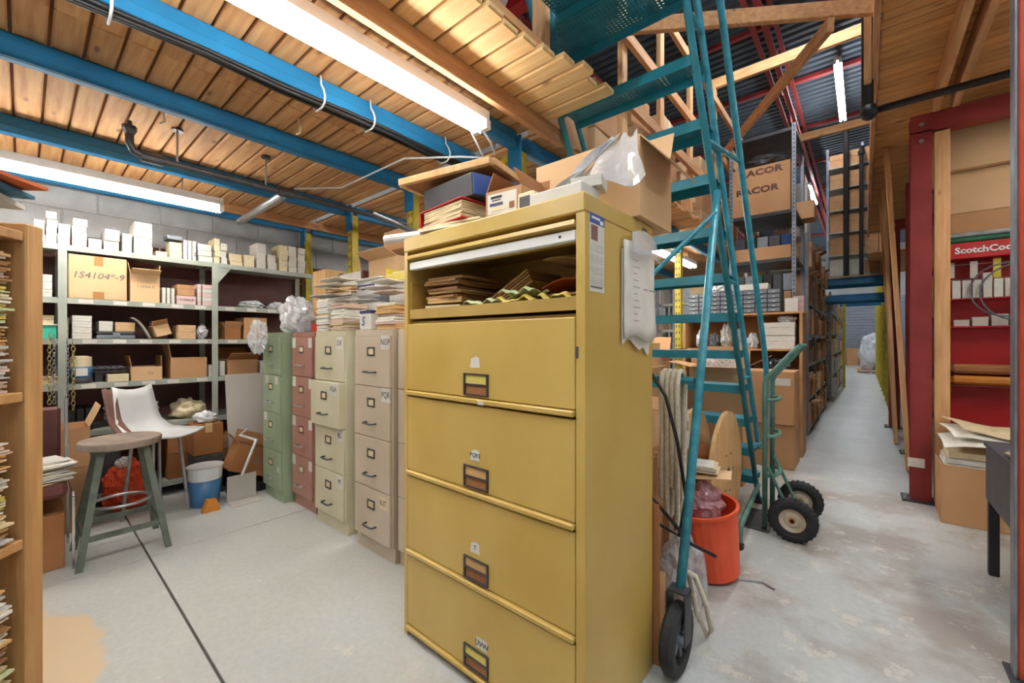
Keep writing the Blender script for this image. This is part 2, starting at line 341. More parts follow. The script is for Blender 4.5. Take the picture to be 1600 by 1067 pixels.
def tag(o, label=None, cat=None, group=None, kind=None):
    if label: o['label'] = label
    if cat: o['category'] = cat
    if group: o['group'] = group
    if kind: o['kind'] = kind
    return o
def T(name, label, cat, loc, rz=0, group=None, kind=None):
    o = bpy.data.objects.new(name, None); COL.objects.link(o); o.location = loc; o.rotation_euler = (0, 0, rz); o.empty_display_size = .1
    o['_o'] = list(loc); return tag(o, label, cat, group, kind)
def link(me, name, parent=None, loc=(0,0,0), rz=0, scale=None, rot=None):
    o = bpy.data.objects.new(name, me); COL.objects.link(o); o.location = loc; o.rotation_euler = rot or (0, 0, rz)
    if scale: o.scale = scale
    if parent is not None: o.parent = parent
    return o
def text(name, body, size, m, parent, loc, rot, ex=.0006, align='CENTER', shear=0, squash=1, bold=0):
    cu = bpy.data.curves.new(name, 'FONT'); cu.body = body; cu.size = size; cu.extrude = ex; cu.align_x = align; cu.align_y = 'CENTER'; cu.shear = shear; cu.offset = bold
    cu.resolution_u = 2
    t = bpy.data.objects.new(name, cu); me = bpy.data.meshes.new_from_object(t); bpy.data.objects.remove(t)
    me.materials.clear(); me.materials.append(M[m])
    o = bpy.data.objects.new(name, me); COL.objects.link(o); o.location = loc; o.rotation_euler = rot; o.scale = (squash, 1, 1)
    if parent is not None: o.parent = parent
    return o
def marks(parent, face, lines, m='ink_grey', name='print_line'):
    """illegible print: (u, z, length, height, plane) bars on a -y or +x face"""
    for u, z, L, h, p in lines:
        b = B()
        if face == 'y': b.box(u-L/2, p-.0008, z-h/2, u+L/2, p, z+h/2)
        else: b.box(p, u-L/2, z-h/2, p+.0008, u+L/2, z+h/2)
        b.build(name, m, parent)
FRONT = (PI/2, 0, 0); SIDE = (PI/2, 0, PI/2)      # lettering that faces -y / +x
R = random.Random(7)

# ---------------------------------------------------------------- cartons
def carton(label, x, y, z, dx, dy, dz, rz=0, mt='card', group=None, name='cardboard_box', cat='box', tape='x', lab=None, words=None, opn=None, tapem='tape', inn='card_in', tilt=None):
    """x, y centre, z base. opn: four flap angles (-x, +x, -y, +y) or None for a closed box"""
    t = T(name, label, cat, (x, y, z), rz, group)
    if tilt: t.rotation_euler = (tilt[0], tilt[1], rz)
    hx, hy = dx/2, dy/2
    if opn is None:
        B().cbox(-hx, -hy, 0, hx, hy, dz, .004).build('body', mt, t)
        if tape == 'x':
            b = B(); b.box(-hx-.0008, -.024, dz-.0002, hx+.0008, .024, dz+.0008)
            for s in (-1, 1): b.box(min(s*hx, s*(hx+.001)), -.024, dz-min(.07, dz*.5), max(s*hx, s*(hx+.001)), .024, dz)
            b.build('tape_strip', tapem, t)
        elif tape == 'y':
            b = B(); b.box(-.024, -hy-.0008, dz-.0002, .024, hy+.0008, dz+.0008)
            for s in (-1, 1): b.box(-.024, min(s*hy, s*(hy+.001)), dz-min(.07, dz*.5), .024, max(s*hy, s*(hy+.001)), dz)
            b.build('tape_strip', tapem, t)
    else:
        q = .005; b = B(); b.box(-hx, -hy, 0, hx, hy, q)
        b.box(-hx, -hy, q, -hx+q, hy, dz); b.box(hx-q, -hy, q, hx, hy, dz); b.box(-hx+q, -hy, q, hx-q, -hy+q, dz); b.box(-hx+q, hy-q, q, hx-q, hy, dz)
        b.build('body', mt, t)
        for i, a in enumerate(opn):
            if a is None: continue
            a = math.radians(a); L = (hy if i > 1 else hx)*.95; L = min(L, min(hx, hy)*1.0)
            # a = 0 stands straight up, 90 hangs flat outwards
            if i < 2:
                s = -1 if i == 0 else 1; m = Matrix.Rotation(s*a, 3, 'Y'); c = Vector((s*(hx-q/2), 0, dz))+m@Vector((0, 0, L/2)); B().obox(c, (.004, dy*.98, L), m).build('flap', inn, t)
            else:
                s = -1 if i == 2 else 1; m = Matrix.Rotation(-s*a, 3, 'X'); c = Vector((0, s*(hy-q/2), dz))+m@Vector((0, 0, L/2)); B().obox(c, (dx*.98, .004, L), m).build('flap', inn, t)
    if lab:      # (face, offset along, z, w, h, material)
        for fc, u, zz, ww, hh, lm in lab:
            if fc == 'y': B().box(u-ww/2, -hy-.0015, zz-hh/2, u+ww/2, -hy, zz+hh/2).build('label', lm, t)
            else: B().box(hx, u-ww/2, zz-hh/2, hx+.0015, u+ww/2, zz+hh/2).build('label', lm, t)
    if words:
        for fc, u, zz, sz, tx, lm, sh in words:
            if fc == 'y': text('lettering', tx, sz, lm, t, (u, -hy-.0018, zz), FRONT, shear=sh)
            else: text('lettering', tx, sz, lm, t, (hx+.0018, u, zz), SIDE, shear=sh)
    return t
UNIT = {}
def ubox(mt, label, x, y, z, dx, dy, dz, rz=0, group=None, name='cardboard_box', cat='box'):
    """small plain carton: lid seam carried by the shared chamfered mesh"""
    if mt not in UNIT:
        b = B(); b.cbox(-.5, -.5, 0, .5, .5, .62, .015); b.cbox(-.508, -.508, .6, .508, .508, 1, .015); UNIT[mt] = b.mesh('small_box', mt)
    o = link(UNIT[mt], name, None, (x, y, z), rz, (dx/1.016, dy/1.016, dz)); return tag(o, label, cat, group)

def ordn(q, n):
    if n == 1: return ''
    if q == 0: return 'bottom '
    if q == n-1: return 'topmost '
    return ('', 'second-lowest ', 'third-lowest ', 'fourth-lowest ')[q]
def stack(label, x, y, z, w, d, n, th, rz=0, mats=('paper', 'paper_cream', 'paper_grey', 'manila'), wts=None, seed=0, jit=.012, rj=.06, group=None, name='paper_stack', cat='papers', parent=None, curl=0):
    """loose pile of n sheets and folders, every layer a little off"""
    r = random.Random(seed); b = B(); zz = 0
    for i in range(n):
        h = th*r.uniform(.6, 1.4); b.m(r.choices(range(len(mats)), wts)[0])
        m = Matrix.Rotation(r.uniform(-rj, rj), 3, 'Z'); ww = w*r.uniform(.93, 1); dd = d*r.uniform(.93, 1)
        cx, cy = r.uniform(-jit, jit), r.uniform(-jit, jit)
        if curl:
            k = r.uniform(-curl, curl)
            b.sheet(lambda u, v: Vector((cx, cy, zz+h*.5))+m@Vector(((u-.5)*ww, (v-.5)*dd, k*(abs(v-.5)*2)**3+abs(k))), 1, 6, h*.95)
        else: b.obox((cx, cy, zz+h/2), (ww, dd, h*.86), m)
        zz += h
    o = T(name, label, cat, (x, y, z), rz, group); b.build('sheets', list(mats), o, kind='stuff'); o['_h'] = zz; return o
def bag(label, x, y, z, rx, ry, rzz, mt='plastic_bag', seed=1, amp=.35, name='plastic_bag', cat='bag', group=None, fr=2.6, knot=True):
    b = B(); b.blob((0, 0, rzz*.75), (rx, ry, rzz), seed, amp, fr, 34, 22)
    return b.build(name, mt, None, label, cat, group, loc=(x, y, z), smooth=cat == 'cloth')

#PART2
# ================================================================ THE SETTING
XW = -4.85            # face of the block wall on the left
fl = B().box(-4.95, -4.2, -.08, 3.7, 29.3, -.012).build('floor', 'joint_dark', kind='structure', label='grey painted concrete floor with saw-cut joints')
xs = [-4.95, -3.17, .9, 3.7]; ys = [-4.2, .475, 5.1, 9.8, 14.4, 19, 23.6, 29.3]
for i in range(3):
    for j in range(7):
        B().cbox(xs[i]+.005, ys[j]+.005, -.011, xs[i+1]-.005, ys[j+1]-.005, 0, .002).build('floor_slab', 'concrete_floor', fl, W=True)
wl = B().box(XW-.2, -4.2, 0, XW-.012, 29.3, 6.4).build('wall_left', 'mortar', kind='structure', label='concrete block wall, maroon below and grey above')
bm = {k: B().cbox(-.012, -.195, 0, 0, .195, .19, .003).mesh('concrete_block', k) for k in ('block_grey', 'block_maroon')}
for r_ in range(6):
    z0 = 1.505+r_*.2
    for k in range(14):
        y0 = -1.4+k*.4+(.2 if r_ % 2 else 0)
        link(bm['block_maroon' if r_ < 3 else 'block_grey'], 'concrete_block', wl, (XW-wl.location.x, y0-wl.location.y, z0-wl.location.z))
B().box(XW-.012, -1.7, .0, XW-.004, 5, 1.5).build('painted_band', 'block_maroon', wl, W=True)
B().box(3.5, -4.2, 0, 3.7, 29.3, 6.4).build('wall_right', 'wall_paint', kind='structure')
B().box(-5.05, -4.4, 0, 3.7, -4.2, 6.4).build('wall_back', 'wall_paint', kind='structure')
B().box(-5.05, 29.0, 0, 3.7, 29.3, 6.4).build('wall_far', 'wall_paint', kind='structure')
# roll-up door at the far end
d = T('door_1', None, None, (-.2, 28.98, 0)); d['kind'] = 'structure'; d['label'] = 'grey roll-up door at the far end of the aisle'
for k in range(24): B().cbox(-2.2, -.05, .01+k*.15, 1.8, -.005, .01+k*.15+.143, .008).build('door_slat', 'door_grey', d)
# corrugated roof deck (ribs run across the aisle)
b = B(); y = -4.2; pts = []
while y < 29.3:
    pts += [(y, 6.3), (y+.085, 6.3), (y+.105, 6.36), (y+.155, 6.36)]; y += .175
for i in range(len(pts)-1):
    (a, za), (c, zc) = pts[i], pts[i+1]; b.add([(-5, a, za), (3.6, a, za), (3.6, c, zc), (-5, c, zc)], [(0, 3, 2, 1)])
b.box(-5, -4.2, 6.37, 3.6, 29.3, 6.42)
b.build('ceiling', 'roof_deck', kind='structure', label='dark grey corrugated steel roof deck')
# open-web roof joists, red
def joist(x, label):
    t = T('roof_joist', label, 'joist', (x, 2.2, 5.62), kind=None, group='red roof joists')
    for s in (-1, 1):
        B().box(s*.075-.03, 0, .55, s*.075+.03, 26.5, .6).build('top_chord', 'red_steel', t); B().box(s*.075-.03, 0, 0, s*.075+.03, 26.5, .05).build('bottom_chord', 'red_steel', t)
    b = B(); n = 44
    for i in range(n):
        y0 = i*26.5/n; y1 = (i+1)*26.5/n; b.cyl((0, y0, .03 if i % 2 else .57), (0, y1, .57 if i % 2 else .03), .016, 6)
    b.build('web_bars', 'red_steel', t)
joist(-1.12, 'red open-web steel roof joist above the left side of the aisle'); joist(2.2, 'red open-web roof joist over the right-hand deck'); joist(-3.9, 'red open-web roof joist over the left-hand deck')
for i, y in enumerate((4.3, 7.6, 9.6, 11.8, 14.2, 16.8, 20, 24)):
    if i == 0: b = B(); b.box(-5, y-.09, 5.7, 3.5, y+.09, 5.73); b.box(-5, y-.01, 5.73, 3.5, y+.01, 6.25); b.box(-5, y-.09, 6.25, 3.5, y+.09, 6.28); b.build('roof_girder', 'red_display', None, 'red steel roof girder crossing above the blue step ladder', 'girder')
    else: B().box(-5, y-.04, 6.2, 3.5, y+.04, 6.27).build('roof_purlin', 'red_steel', None, 'thin red steel purlin crossing under the roof deck', 'purlin', 'red roof purlins')

# ---------------------------------------------------------------- left mezzanine
mz = T('mezzanine_deck', 'timber mezzanine deck of flat planks on blue beams over the filing cabinets', 'deck', (-3, 0, 2.57), kind='structure')
LP = {}
def plank(parent, x0, x1, y0, y1, z0, z1, m='plank_wood', name='plank'):
    key = (round(x1-x0, 2), round(y1-y0, 3), round(z1-z0, 3), m)
    if key not in LP:
        a, c, e = key[:3]; LP[key] = B().cbox(-a/2, -c/2, 0, a/2, c/2, e, .007).mesh('plank', m)
    return link(LP[key], name, parent, (((x0+x1)/2)-parent['_o'][0], (y0+y1)/2-parent['_o'][1], z0-parent['_o'][2]))
y = -1.35; i = 0
while y < 1.98:
    m = 'plank_wood'; e = R.choice((-1.14, -1.12, -1.1, -1.08))
    if y > 1.62: e = R.choice((-1.06, -1.02))
    plank(mz, XW+.02, -2.46, y, y+.098, 2.57, 2.60, m); plank(mz, -2.455, -1.49, y, y+.098, 2.57, 2.60, m); plank(mz, -1.485, e, y, y+.098, 2.57, 2.60, 'pale_plank')
    y += .11; i += 1
B().box(XW+.02, -1.35, 2.6005, -1.15, 2.04, 2.61).build('light_stop_sheet', 'card_dark', mz, W=True)  # added dark sheet, stops light from above showing in the plank gaps
mz2 = T('mezzanine_deck', 'timber mezzanine deck beyond the blue step ladder', 'deck', (-3, 5, 2.57), kind='structure')
y = 2.16
while y < 9.9:
    plank(mz2, XW+.02, -3.1, y, y+.098, 2.57, 2.60); plank(mz2, -3.095, (-1.38 if y > 2.72 else -1.54)+R.choice((-.02, 0, .02)), y, y+.098, 2.57, 2.60); y += .11
B().box(XW+.02, 2.16, 2.6005, -1.56, 9.9, 2.61).build('light_stop_sheet', 'card_dark', mz2, W=True)  # same added light stop over the gaps of the farther deck
# timber joists beside the blue beams
def lumber(name, label, cat, x0, y0, z0, x1, y1, z1, m, group=None): return B().cbox(x0, y0, z0, x1, y1, z1, .004).build(name, m, None, label, cat, group)
lumber('timber_joist', 'long timber joist under the planks beside the ceiling light', 'joist', -1.475, -1.3, 2.475, -1.435, 2.2, 2.569, 'lumber_y')
lumber('timber_joist', 'timber joist against the block wall under the planks', 'joist', XW+.17, -1.3, 2.49, XW+.21, 4.6, 2.569, 'lumber_y')
lumber('timber_block', 'short timber block under the planks by the yellow rack post', 'timber', -3.73, 1.72, 2.571, -3.4, 1.77, 2.6, 'lumber_x') if False else None
# pallet rack that carries the deck
rk = T('pallet_rack', 'blue and yellow pallet rack frame carrying the timber deck', 'rack', (-3, 2, 0))
def cbeam(x, y0, y1, z0=2.455, hgt=.11, w=.05, m='blue_steel'):
    b = B(); b.cbox(x-w/2, y0, z0, x+w/2, y1, z0+hgt, .006); b.cbox(x+w/2, y0, z0, x+w/2+.012, y1, z0+hgt*.42, .003); b.build('beam', m, rk, W=True)
for x in (-4.74, -3.8, -2.79, -2.09, -1.68):
    cbeam(x, -1.3, 2.0); cbeam(x, 2.1, 5.0)
    if x not in (-2.09,): cbeam(x, 5.1, 8.0)
def rpost(x, y, w=.075, d=.065, top=2.45):
    b = B(); b.box(x-w/2, y-d/2, 0.0, x+w/2, y-d/2+.004, top); b.box(x-w/2, y-d/2, 0, x-w/2+.004, y+d/2, top); b.box(x+w/2-.004, y-d/2, 0, x+w/2, y+d/2, top)
    o = b.build('post', 'rack_yellow', rk, W=True); s = B()
    z = .2
    while z < top-.05:
        for q in (-1, 1): s.box(x+q*.016-.005, y-d/2-.0012, z, x+q*.016+.005, y-d/2, z+.03)
        z += .076
    s.build('slots', 'charcoal', o, W=True, kind='stuff')
    B().box(x-.05, y-.05, 2.30, x+.05, y-.034, 2.54).build('beam_end_plate', 'blue_steel', rk, W=True)
for x in (-4.74, -3.74, -2.79, -2.09, -1.68): rpost(x, 2.05)
for x in (-4.74, -3.74, -2.79, -1.68): rpost(x, 5.05)
b = B(); b.tube([(-4.3, 2.02, 1.35), (-4.72, 2.02, 2.4)], .02, 4); b.build('diagonal_brace', 'rack_yellow', rk, W=True)
b = B(); b.obox((-1.92, 2.08, 2.38), (.36, .04, .05), Matrix.Rotation(-.55, 3, 'Y')); b.build('diagonal_brace', 'rack_yellow', rk, W=True)
# mezzanine railings beyond the ladder
rl = T('timber_railing', 'timber railing on the deck edge behind the blue ladder', 'railing', (-1.37, 4.5, 2.612))
for y in (2.95, 3.72, 4.55, 5.5, 6.6, 7.8):
    B().cbox(-1.42, y-.045, 2.612, -1.38, y+.045, 4.35, .003).build('post', 'lumber_z', rl, W=True)
for z, m in ((3.02, 0), (3.5, 0), (4.1, 0)):
    B().cbox(-1.378, 2.8, z, -1.34, 8.0, z+.09, .003).build('rail', 'lumber_y', rl, W=True)
B().cbox(-1.46, 2.8, 2.612, -1.43, 9.8, 2.65, .003).build('toe_board', 'lumber_y', rl, W=True)
rl = T('timber_railing', 'timber corner post and kerb at the near deck edge beside the ladder platform', 'railing', (-1.2, 1.8, 2.612))
B().cbox(-1.29, 1.68, 2.612, -1.205, 1.72, 3.95, .003).build('post', 'lumber_z', rl, W=True)
B().cbox(-1.19, -1.3, 2.612, -1.145, 1.6, 2.655, .003).build('kerb_board', 'lumber_y', rl, W=True)

# ---------------------------------------------------------------- right mezzanine
rm = T('mezzanine_deck', 'close-boarded pine deck over the right side of the aisle', 'deck', (1.7, 5, 3.15), kind='structure')
y = 2.0; i = 0
while y < 9.4:
    plank(rm, .075+R.choice((0, .004, .008)), 3.45, y, y+.075, 3.15, 3.18, 'deck_pine'); y += .088
B().box(.09, 2.0, 3.1805, 3.45, 9.42, 3.19).build('light_stop_sheet', 'card_dark', rm, W=True)  # added unseen sheet that darkens the seams between the pine boards
for k in range(3):
    B().cbox(.045, 2.0+k*2.48, 3.04 if k else 3.1, .075, 2.0+(k+1)*2.48-.02, 3.3, .004).build('fascia_board', 'lumber_y', rm, W=True)
for i, x in enumerate((.40, .50)):
    o = lumber('timber_joist', ('outer', 'inner')[i]+' of the paired timber joists under the pine deck', 'joist', x, 2.47, 3.001, x+.04, 4.5, 3.148, 'lumber_y')
    B().box(x-.001, 2.9, 3.06, x, 2.98, 3.12).build('stamp', 'white_box', o, W=True)
# low second deck further down the aisle
rm2 = T('mezzanine_deck', 'lower pine deck over the far right shelving', 'deck', (.6, 9.9, 2.75), kind='structure')
y = 9.45
while y < 12.2: plank(rm2, .06, 1.9, y, y+.084, 2.75, 2.79, 'deck_pine'); y += .088
# timber braces across the aisle
lumber('timber_brace', 'horizontal timber crossing the aisle above the grey steel racking', 'timber', -1.5, 5.48, 4.351, .1, 5.52, 4.47, 'lumber_x')
lumber('timber_brace', 'far horizontal timber crossing the aisle before the pallet tunnel', 'timber', -1.44, 7.78, 4.351, .1, 7.82, 4.46, 'lumber_x')
def stick(name, label, cat, p, q, w, h, m, group=None):
    p, q = Vector(p), Vector(q); d = q-p; L = d.length; mt = d.to_track_quat('Y', 'Z').to_matrix()
    b = B(); b.cbox(-w/2, -L/2, -h/2, w/2, L/2, h/2, .003); b.v = [mt@v for v in b.v]
    return b.build(name, m, None, label, cat, group, loc=(p+q)/2)
stick('timber_brace', 'skewed brown timber rail from the pine deck to the ladder side', 'timber', (.07, 3.55, 3.40), (-1.36, 2.62, 3.42), .04, .1, 'lumber_y')
stick('timber_brace', 'long diagonal brown timber brace over the aisle', 'timber', (-.16, 3.36, 3.29), (-1.30, 5.55, 3.55), .04, .09, 'lumber_y')
lumber('timber_post', 'short timber upright on the corner of the pine deck', 'timber', .0, 3.64, 3.0, .04, 3.72, 4.3, 'lumber_z')
# red steel portal frames
def portal(label, y, x0=.28, x1=3.4, ztop=3.0):
    t = T('portal_frame', label, 'frame', (x0+.06, y, 0))
    for xx in (x0, x1-.12):
        b = B(); b.box(xx, y-.06, .012, xx+.12, y-.052, ztop); b.box(xx+.052, y-.052, .012, xx+.068, y+.052, ztop); b.box(xx, y+.052, .012, xx+.12, y+.06, ztop); b.build('column', 'red_steel', t, W=True)
        B().box(xx-.05, y-.1, 0, xx+.17, y+.1, .012).build('base_plate', 'dark_steel', t, W=True)
        for q in (-.03, .15):
            B().cyl((xx+q, y-.08, .012), (xx+q, y-.08, .05), .011, 8).build('anchor_bolt', 'galv', t, W=True)
    b = B(); b.box(x0, y-.06, ztop, x1, y+.06, ztop+.01); b.box(x0, y-.06, ztop-.13, x1, y+.06, ztop-.12); b.box(x0, y-.056, ztop-.12, x1, y-.048, ztop)
    b.build('lintel', 'red_steel', t, W=True)
    for z in (2.93, 2.80): B().cyl((x0+.06, y-.075, z), (x0+.06, y-.06, z), .016, 8).build('bolt', 'galv', t, W=True)
portal('red steel portal frame beside the red wire display', 4.57); portal('red steel portal frame halfway down the aisle', 8.2); portal('red steel portal frame between the other two along the aisle', 6.4, x0=.36)
lumber('timber_stud', 'timber stud fixed to the red column beside the wire display', 'timber', .412, 4.53, .013, .5, 4.57, 2.86, 'lumber_z')
for i, (y, x, lean) in enumerate(((5.5, .33, .1), (6.9, .3, .05), (7.6, .32, .08))):
    stick('timber_prop', ('leaning', 'middle', 'farthest')[i]+' timber prop under the pine deck edge along the aisle', 'timber', (x, y, .02), (x-.06-lean, y, 3.14), .09, .04, 'lumber_z')
# near red door post at the right
t = T('red_steel_post', 'tall red steel post beside the grey desk', 'post', (.52, 2.33, 0))
B().cbox(.423, 2.362, .01, .432, 2.42, 6.2, .002).build('grey_flange', 'slotted_steel', t, W=True); B().cbox(.433, 2.36, .01, .56, 2.422, 6.2, .004).build('column', 'red_orange', t, W=True); B().box(.41, 2.32, 0, .6, 2.46, .01).build('base_plate', 'dark_steel', t, W=True)

# ---------------------------------------------------------------- lights
def strip(label, x, y0, y1, z, glow='tube_glow', hood=True, group=None, tubes=2, hang=None, w=.16):
    t = T('fluorescent_light', label, 'light', (x, (y0+y1)/2, z), group=group)
    B().cbox(x-.05, y0, z+.045, x+.05, y1, z+.1, .004).build('housing', 'white_enamel', t, W=True)
    if hood:
        for s in (-1, 1): B().prism([(0.05*s, .05), (w*s/2*1.1, .0), (w*s/2*1.1, .006), (0.05*s, .062)][::s], y0, y1, lambda a, c, e: (x+a, e, z+c+.01)).build('reflector', 'white_enamel', t, W=True)
    for k in range(tubes):
        xx = x+(k-(tubes-1)/2)*.07; B().cyl((xx, y0+.03, z+.022), (xx, y1-.03, z+.022), .019, 8).build('tube', glow, t, W=True)
        for yy in (y0, y1-.03): B().box(xx-.02, yy, z, xx+.02, yy+.03, z+.046).build('tube_holder', 'white_enamel', t, W=True)
    if hang:
        for yy in (y0+.25, y1-.25): B().cyl((x, yy, z+.1), (x, yy, hang), .004, 5).build('hanger', 'galv', t, W=True)
    return t
strip('long twin-tube light under the planks beside the timber joist', -1.56, -.85, 1.6, 2.37, hood=False, hang=2.57)
strip('hanging twin-tube light above the grey steel shelving', -3.88, -1.4, 1.02, 2.27, hood=False, hang=2.57)
strip('tube light under the deck beyond the blue ladder', -1.98, 4.2, 6.6, 2.36, hood=False, hang=2.57)
strip('tube light under the deck by the wall beyond the filing cabinets', -2.5, 2.6, 5.0, 2.36, hood=False, hang=2.57)  # added lamp behind the yellow cabinet, brightens the space under the deck
strip('bare twin-tube light hanging over the aisle nearest the ladder', -.33, 8.7, 11.1, 5.85, 'tube_glow_cool', hood=False, hang=6.3, w=.2)
strip('second bare twin-tube light hanging further down the aisle', -1.12, 13.6, 15.6, 5.4, 'tube_glow_cool', hood=False, hang=5.6)
for i, y in enumerate((17.5, 21, 24.5)): strip('bare tube light hanging over the far end of the aisle', -.2, y, y+2.4, 5.4, 'tube_glow_cool', hood=False, hang=6.3, group='far aisle lights')  # added lamps hidden behind the tunnel boxes, brighten the far aisle
for i, (x, y) in enumerate(((-.3, 3.2), (-.3, -2.6), (1.6, -1.2))): strip('bare tube light hanging from the roof over the entrance', x, y, y+2.4, 5.2, 'tube_glow_cool', hood=False, hang=6.3, group='roof lights over the entrance')  # added lamps out of view that raise the overall light level
strip('tube light under the pine deck by the wire display', 1.5, 2.2, 4.3, 2.95, hang=3.15)  # added lamp out of view, lights the pine deck side
# ---------------------------------------------------------------- pipes and cables
t = T('sprinkler_pipe', 'dark steel sprinkler pipe hung under the planks', 'pipe', (-3.25, 1.5, 2.34))
B().tube([(-3.25, .40, 2.50), (-3.25, .40, 2.40), (-3.25, .42, 2.36), (-3.25, .47, 2.345), (-3.25, 7.5, 2.345)], .021, 10).build('pipe_run', 'iron', t, smooth=True, W=True)
for y in (.42, 1.17): B().lathe([(.028, -.05), (.032, -.05), (.032, .05), (.028, .05)], (-3.25, y+.08, 2.345), 'y', 10).build('coupling', 'iron', t, W=True)
for y in (.62, 1.12, 2.6):
    B().cyl((-3.25, y, 2.345), (-3.25, y, 2.57), .006, 6).build('hanger_rod', 'galv', t, W=True); B().lathe([(.03, 2.555), (.03, 2.569), (.01, 2.569)], (-3.25, y, 0), 'z', 12).build('hanger_flange', 'iron', t, W=True)
B().lathe([(.02, 0), (.034, .03), (.034, .05), (.012, .055), (.012, .08)], (-3.25, .40, 2.45), 'z', 8).build('sprinkler_head', 'iron', t, W=True)
B().cyl((-3.26, 1.24, 2.33), (-4.2, 1.24, 2.31), .03, 12).build('branch_pipe', 'galv', t, W=True)
t = T('black_pipe', 'black steel pipe dropping past the pine deck and running under it', 'pipe', (.02, 3.9, 2.9))
B().tube([(.02, 3.9, 4.2), (.02, 3.9, 2.92)], .034, 12).build('drop_pipe', 'black', t, W=True, smooth=True); B().blob((.03, 3.9, 2.885), (.052, .052, .058), 1, .05, flat=False).build('elbow', 'black', t, W=True, smooth=True)
B().tube([(.05, 3.9, 2.885), (3.4, 3.9, 2.9)], .024, 10).build('cross_pipe', 'black', t, W=True, smooth=True)
for i, px in enumerate((1322, 1346)):
    p = P(px, 430, Y=10.13); t = T('black_pipe', ('taller', 'shorter')[i]+' black pipe standing in front of the boxes over the pallet tunnel', 'pipe', (p.x, 10.13, 2.4905))
    B().cyl((p.x, 10.13, 2.4905), (p.x, 10.13, 5.4-i*.5), .045 if not i else .035, 10).build('pipe_run', 'black', t, W=True); B().lathe([(.055, 0), (.055, .06)], (p.x, 10.13, 5.25-i*.5), 'z', 10).build('collar', 'black', t, W=True)
t = T('cable_bundle', 'black cables tied along the blue beam in the middle of the deck', 'cable', (-2.06, 1, 2.44))
for k in range(4):
    pts = [(-2.02-.013*k+.008*math.sin(i*.9+k), -1.2+i*.28, 2.435-.012*(k % 2)-.018*abs(math.sin(i*1.1))) for i in range(12)]
    B().tube(pts, .009, 6).build('cable', 'black', t, W=True, smooth=True)
for y in (.95, 1.22, 1.75, .2):
    B().tube([(-2.124, y, 2.562), (-2.124, y, 2.46), (-2.118, y, 2.425), (-2.09, y, 2.402), (-2.03, y, 2.400), (-2.002, y, 2.415), (-1.998, y, 2.445), (-2.012, y, 2.48), (-2.038, y, 2.515), (-2.044, y, 2.562)], .005, 6).build('cable_tie', 'white_plastic', t, W=True, smooth=True)
b = B(); b.tube([(-1.66, 1.6, 2.42), (-1.70, 1.75, 2.33), (-1.85, 1.7, 2.36), (-2.2, 1.55, 2.40), (-2.9, 1.5, 2.37), (-3.218, 1.30, 2.38)], .006, 6)
b.build('white_cable', 'white_plastic', None, 'thin white cable sagging from the light to the pipe', 'cable', smooth=True)
b = B(); b.tube([(-1.62, 1.6, 2.46), (-1.60, 1.7, 2.37), (-1.66, 1.8, 2.36), (-1.72, 1.86, 2.45)], .007, 6); b.build('white_cable', 'white_plastic', None, 'white flex looping from the end of the ceiling light', 'cable', smooth=True)
for i, (x, y) in enumerate(((-2.55, 1.05), (-3.0, .5))):
    b = B(); b.tube([(x, y, 2.568), (x+.01, y+.01, 2.52), (x-.005, y+.015, 2.49), (x-.025, y, 2.48)], .006, 5); b.build('tape_shred', 'paper_cream', None, ('shred of cream tape hanging from the planks between the blue beams', 'curl of tape stuck to the planks near the sprinkler pipe')[i], 'tape')
#PART3
# ================================================================ GREY STEEL SHELVING ON THE LEFT WALL
SX = -4.30; SD = .44                       # front plane, depth
SZ = [1.935, 1.56, 1.27, .945, .60, .12]   # shelf tops
def sy(px): return P(px, 533, X=SX).y
sh = T('steel_shelving', 'grey-green steel shelving along the block wall, crowded with small boxes', 'shelving', (SX-.2, .6, 0))
UP = [-1.62, -.72, .18, 1.08, 1.93]
for y in UP:
    for x in (SX, SX-SD+.04):
        b = B(); b.box(x-.04, y-.02, 0, x, y+.02, .003); b.box(x-.004, y-.022, 0, x, y+.022, 1.934); b.box(x-.04, y-.002, 0, x-.004, y+.002, 1.934); b.build('upright', 'shelf_steel', sh, W=True)
for k, z in enumerate(SZ):
    for i in range(4):
        y0, y1 = UP[i]+.023, UP[i+1]-.023; b = B(); b.box(SX-SD, y0, z-.012, SX-.001, y1, z); b.box(SX-.006, y0, z-.04, SX-.001, y1, z-.012); b.box(SX-.03, y0, z-.04, SX-.006, y1, z-.036)
        s_ = b.build('shelf', 'shelf_steel', sh, W=True)
        if 0 < k < 4 and i > 1:
            for q in range(5):
                yy = y0+.07+q*.165+R.uniform(-.02, .02)
                if yy+.08 < y1: B().box(SX-.0005, yy, z-.034, SX+.0006, yy+.075, z-.006).build('shelf_label', 'white_box', s_, W=True)
for y in UP[1:4]:
    for s in ((1,) if y > 1 else ()): B().prism([(0, 0), (.1*s, 0), (0, -.14)][::s], SX-.0045, SX-.001, lambda a, c, e, y=y, s=s: (e, y+a+.022*s, 1.9+c)).build('gusset', 'shelf_steel', sh, W=True)
B().box(SX-SD-.004, -1.6, .1, SX-SD-.001, 1.9, 1.9).build('back_panel', 'maroon', sh, W=True)

def onshelf(k, px0, px1, h, d=.28, mt='white_box', label='', name='small_box', inset=.02, rz=0, z=None, group=None, cat='box', gap=.003):
    y0, y1 = sy(px0)+gap, sy(px1)-gap; zz = (SZ[k] if z is None else z)+.001
    return ubox(mt, label, SX-inset-d/2, (y0+y1)/2, zz, d, y1-y0, h, rz, group, name, cat)
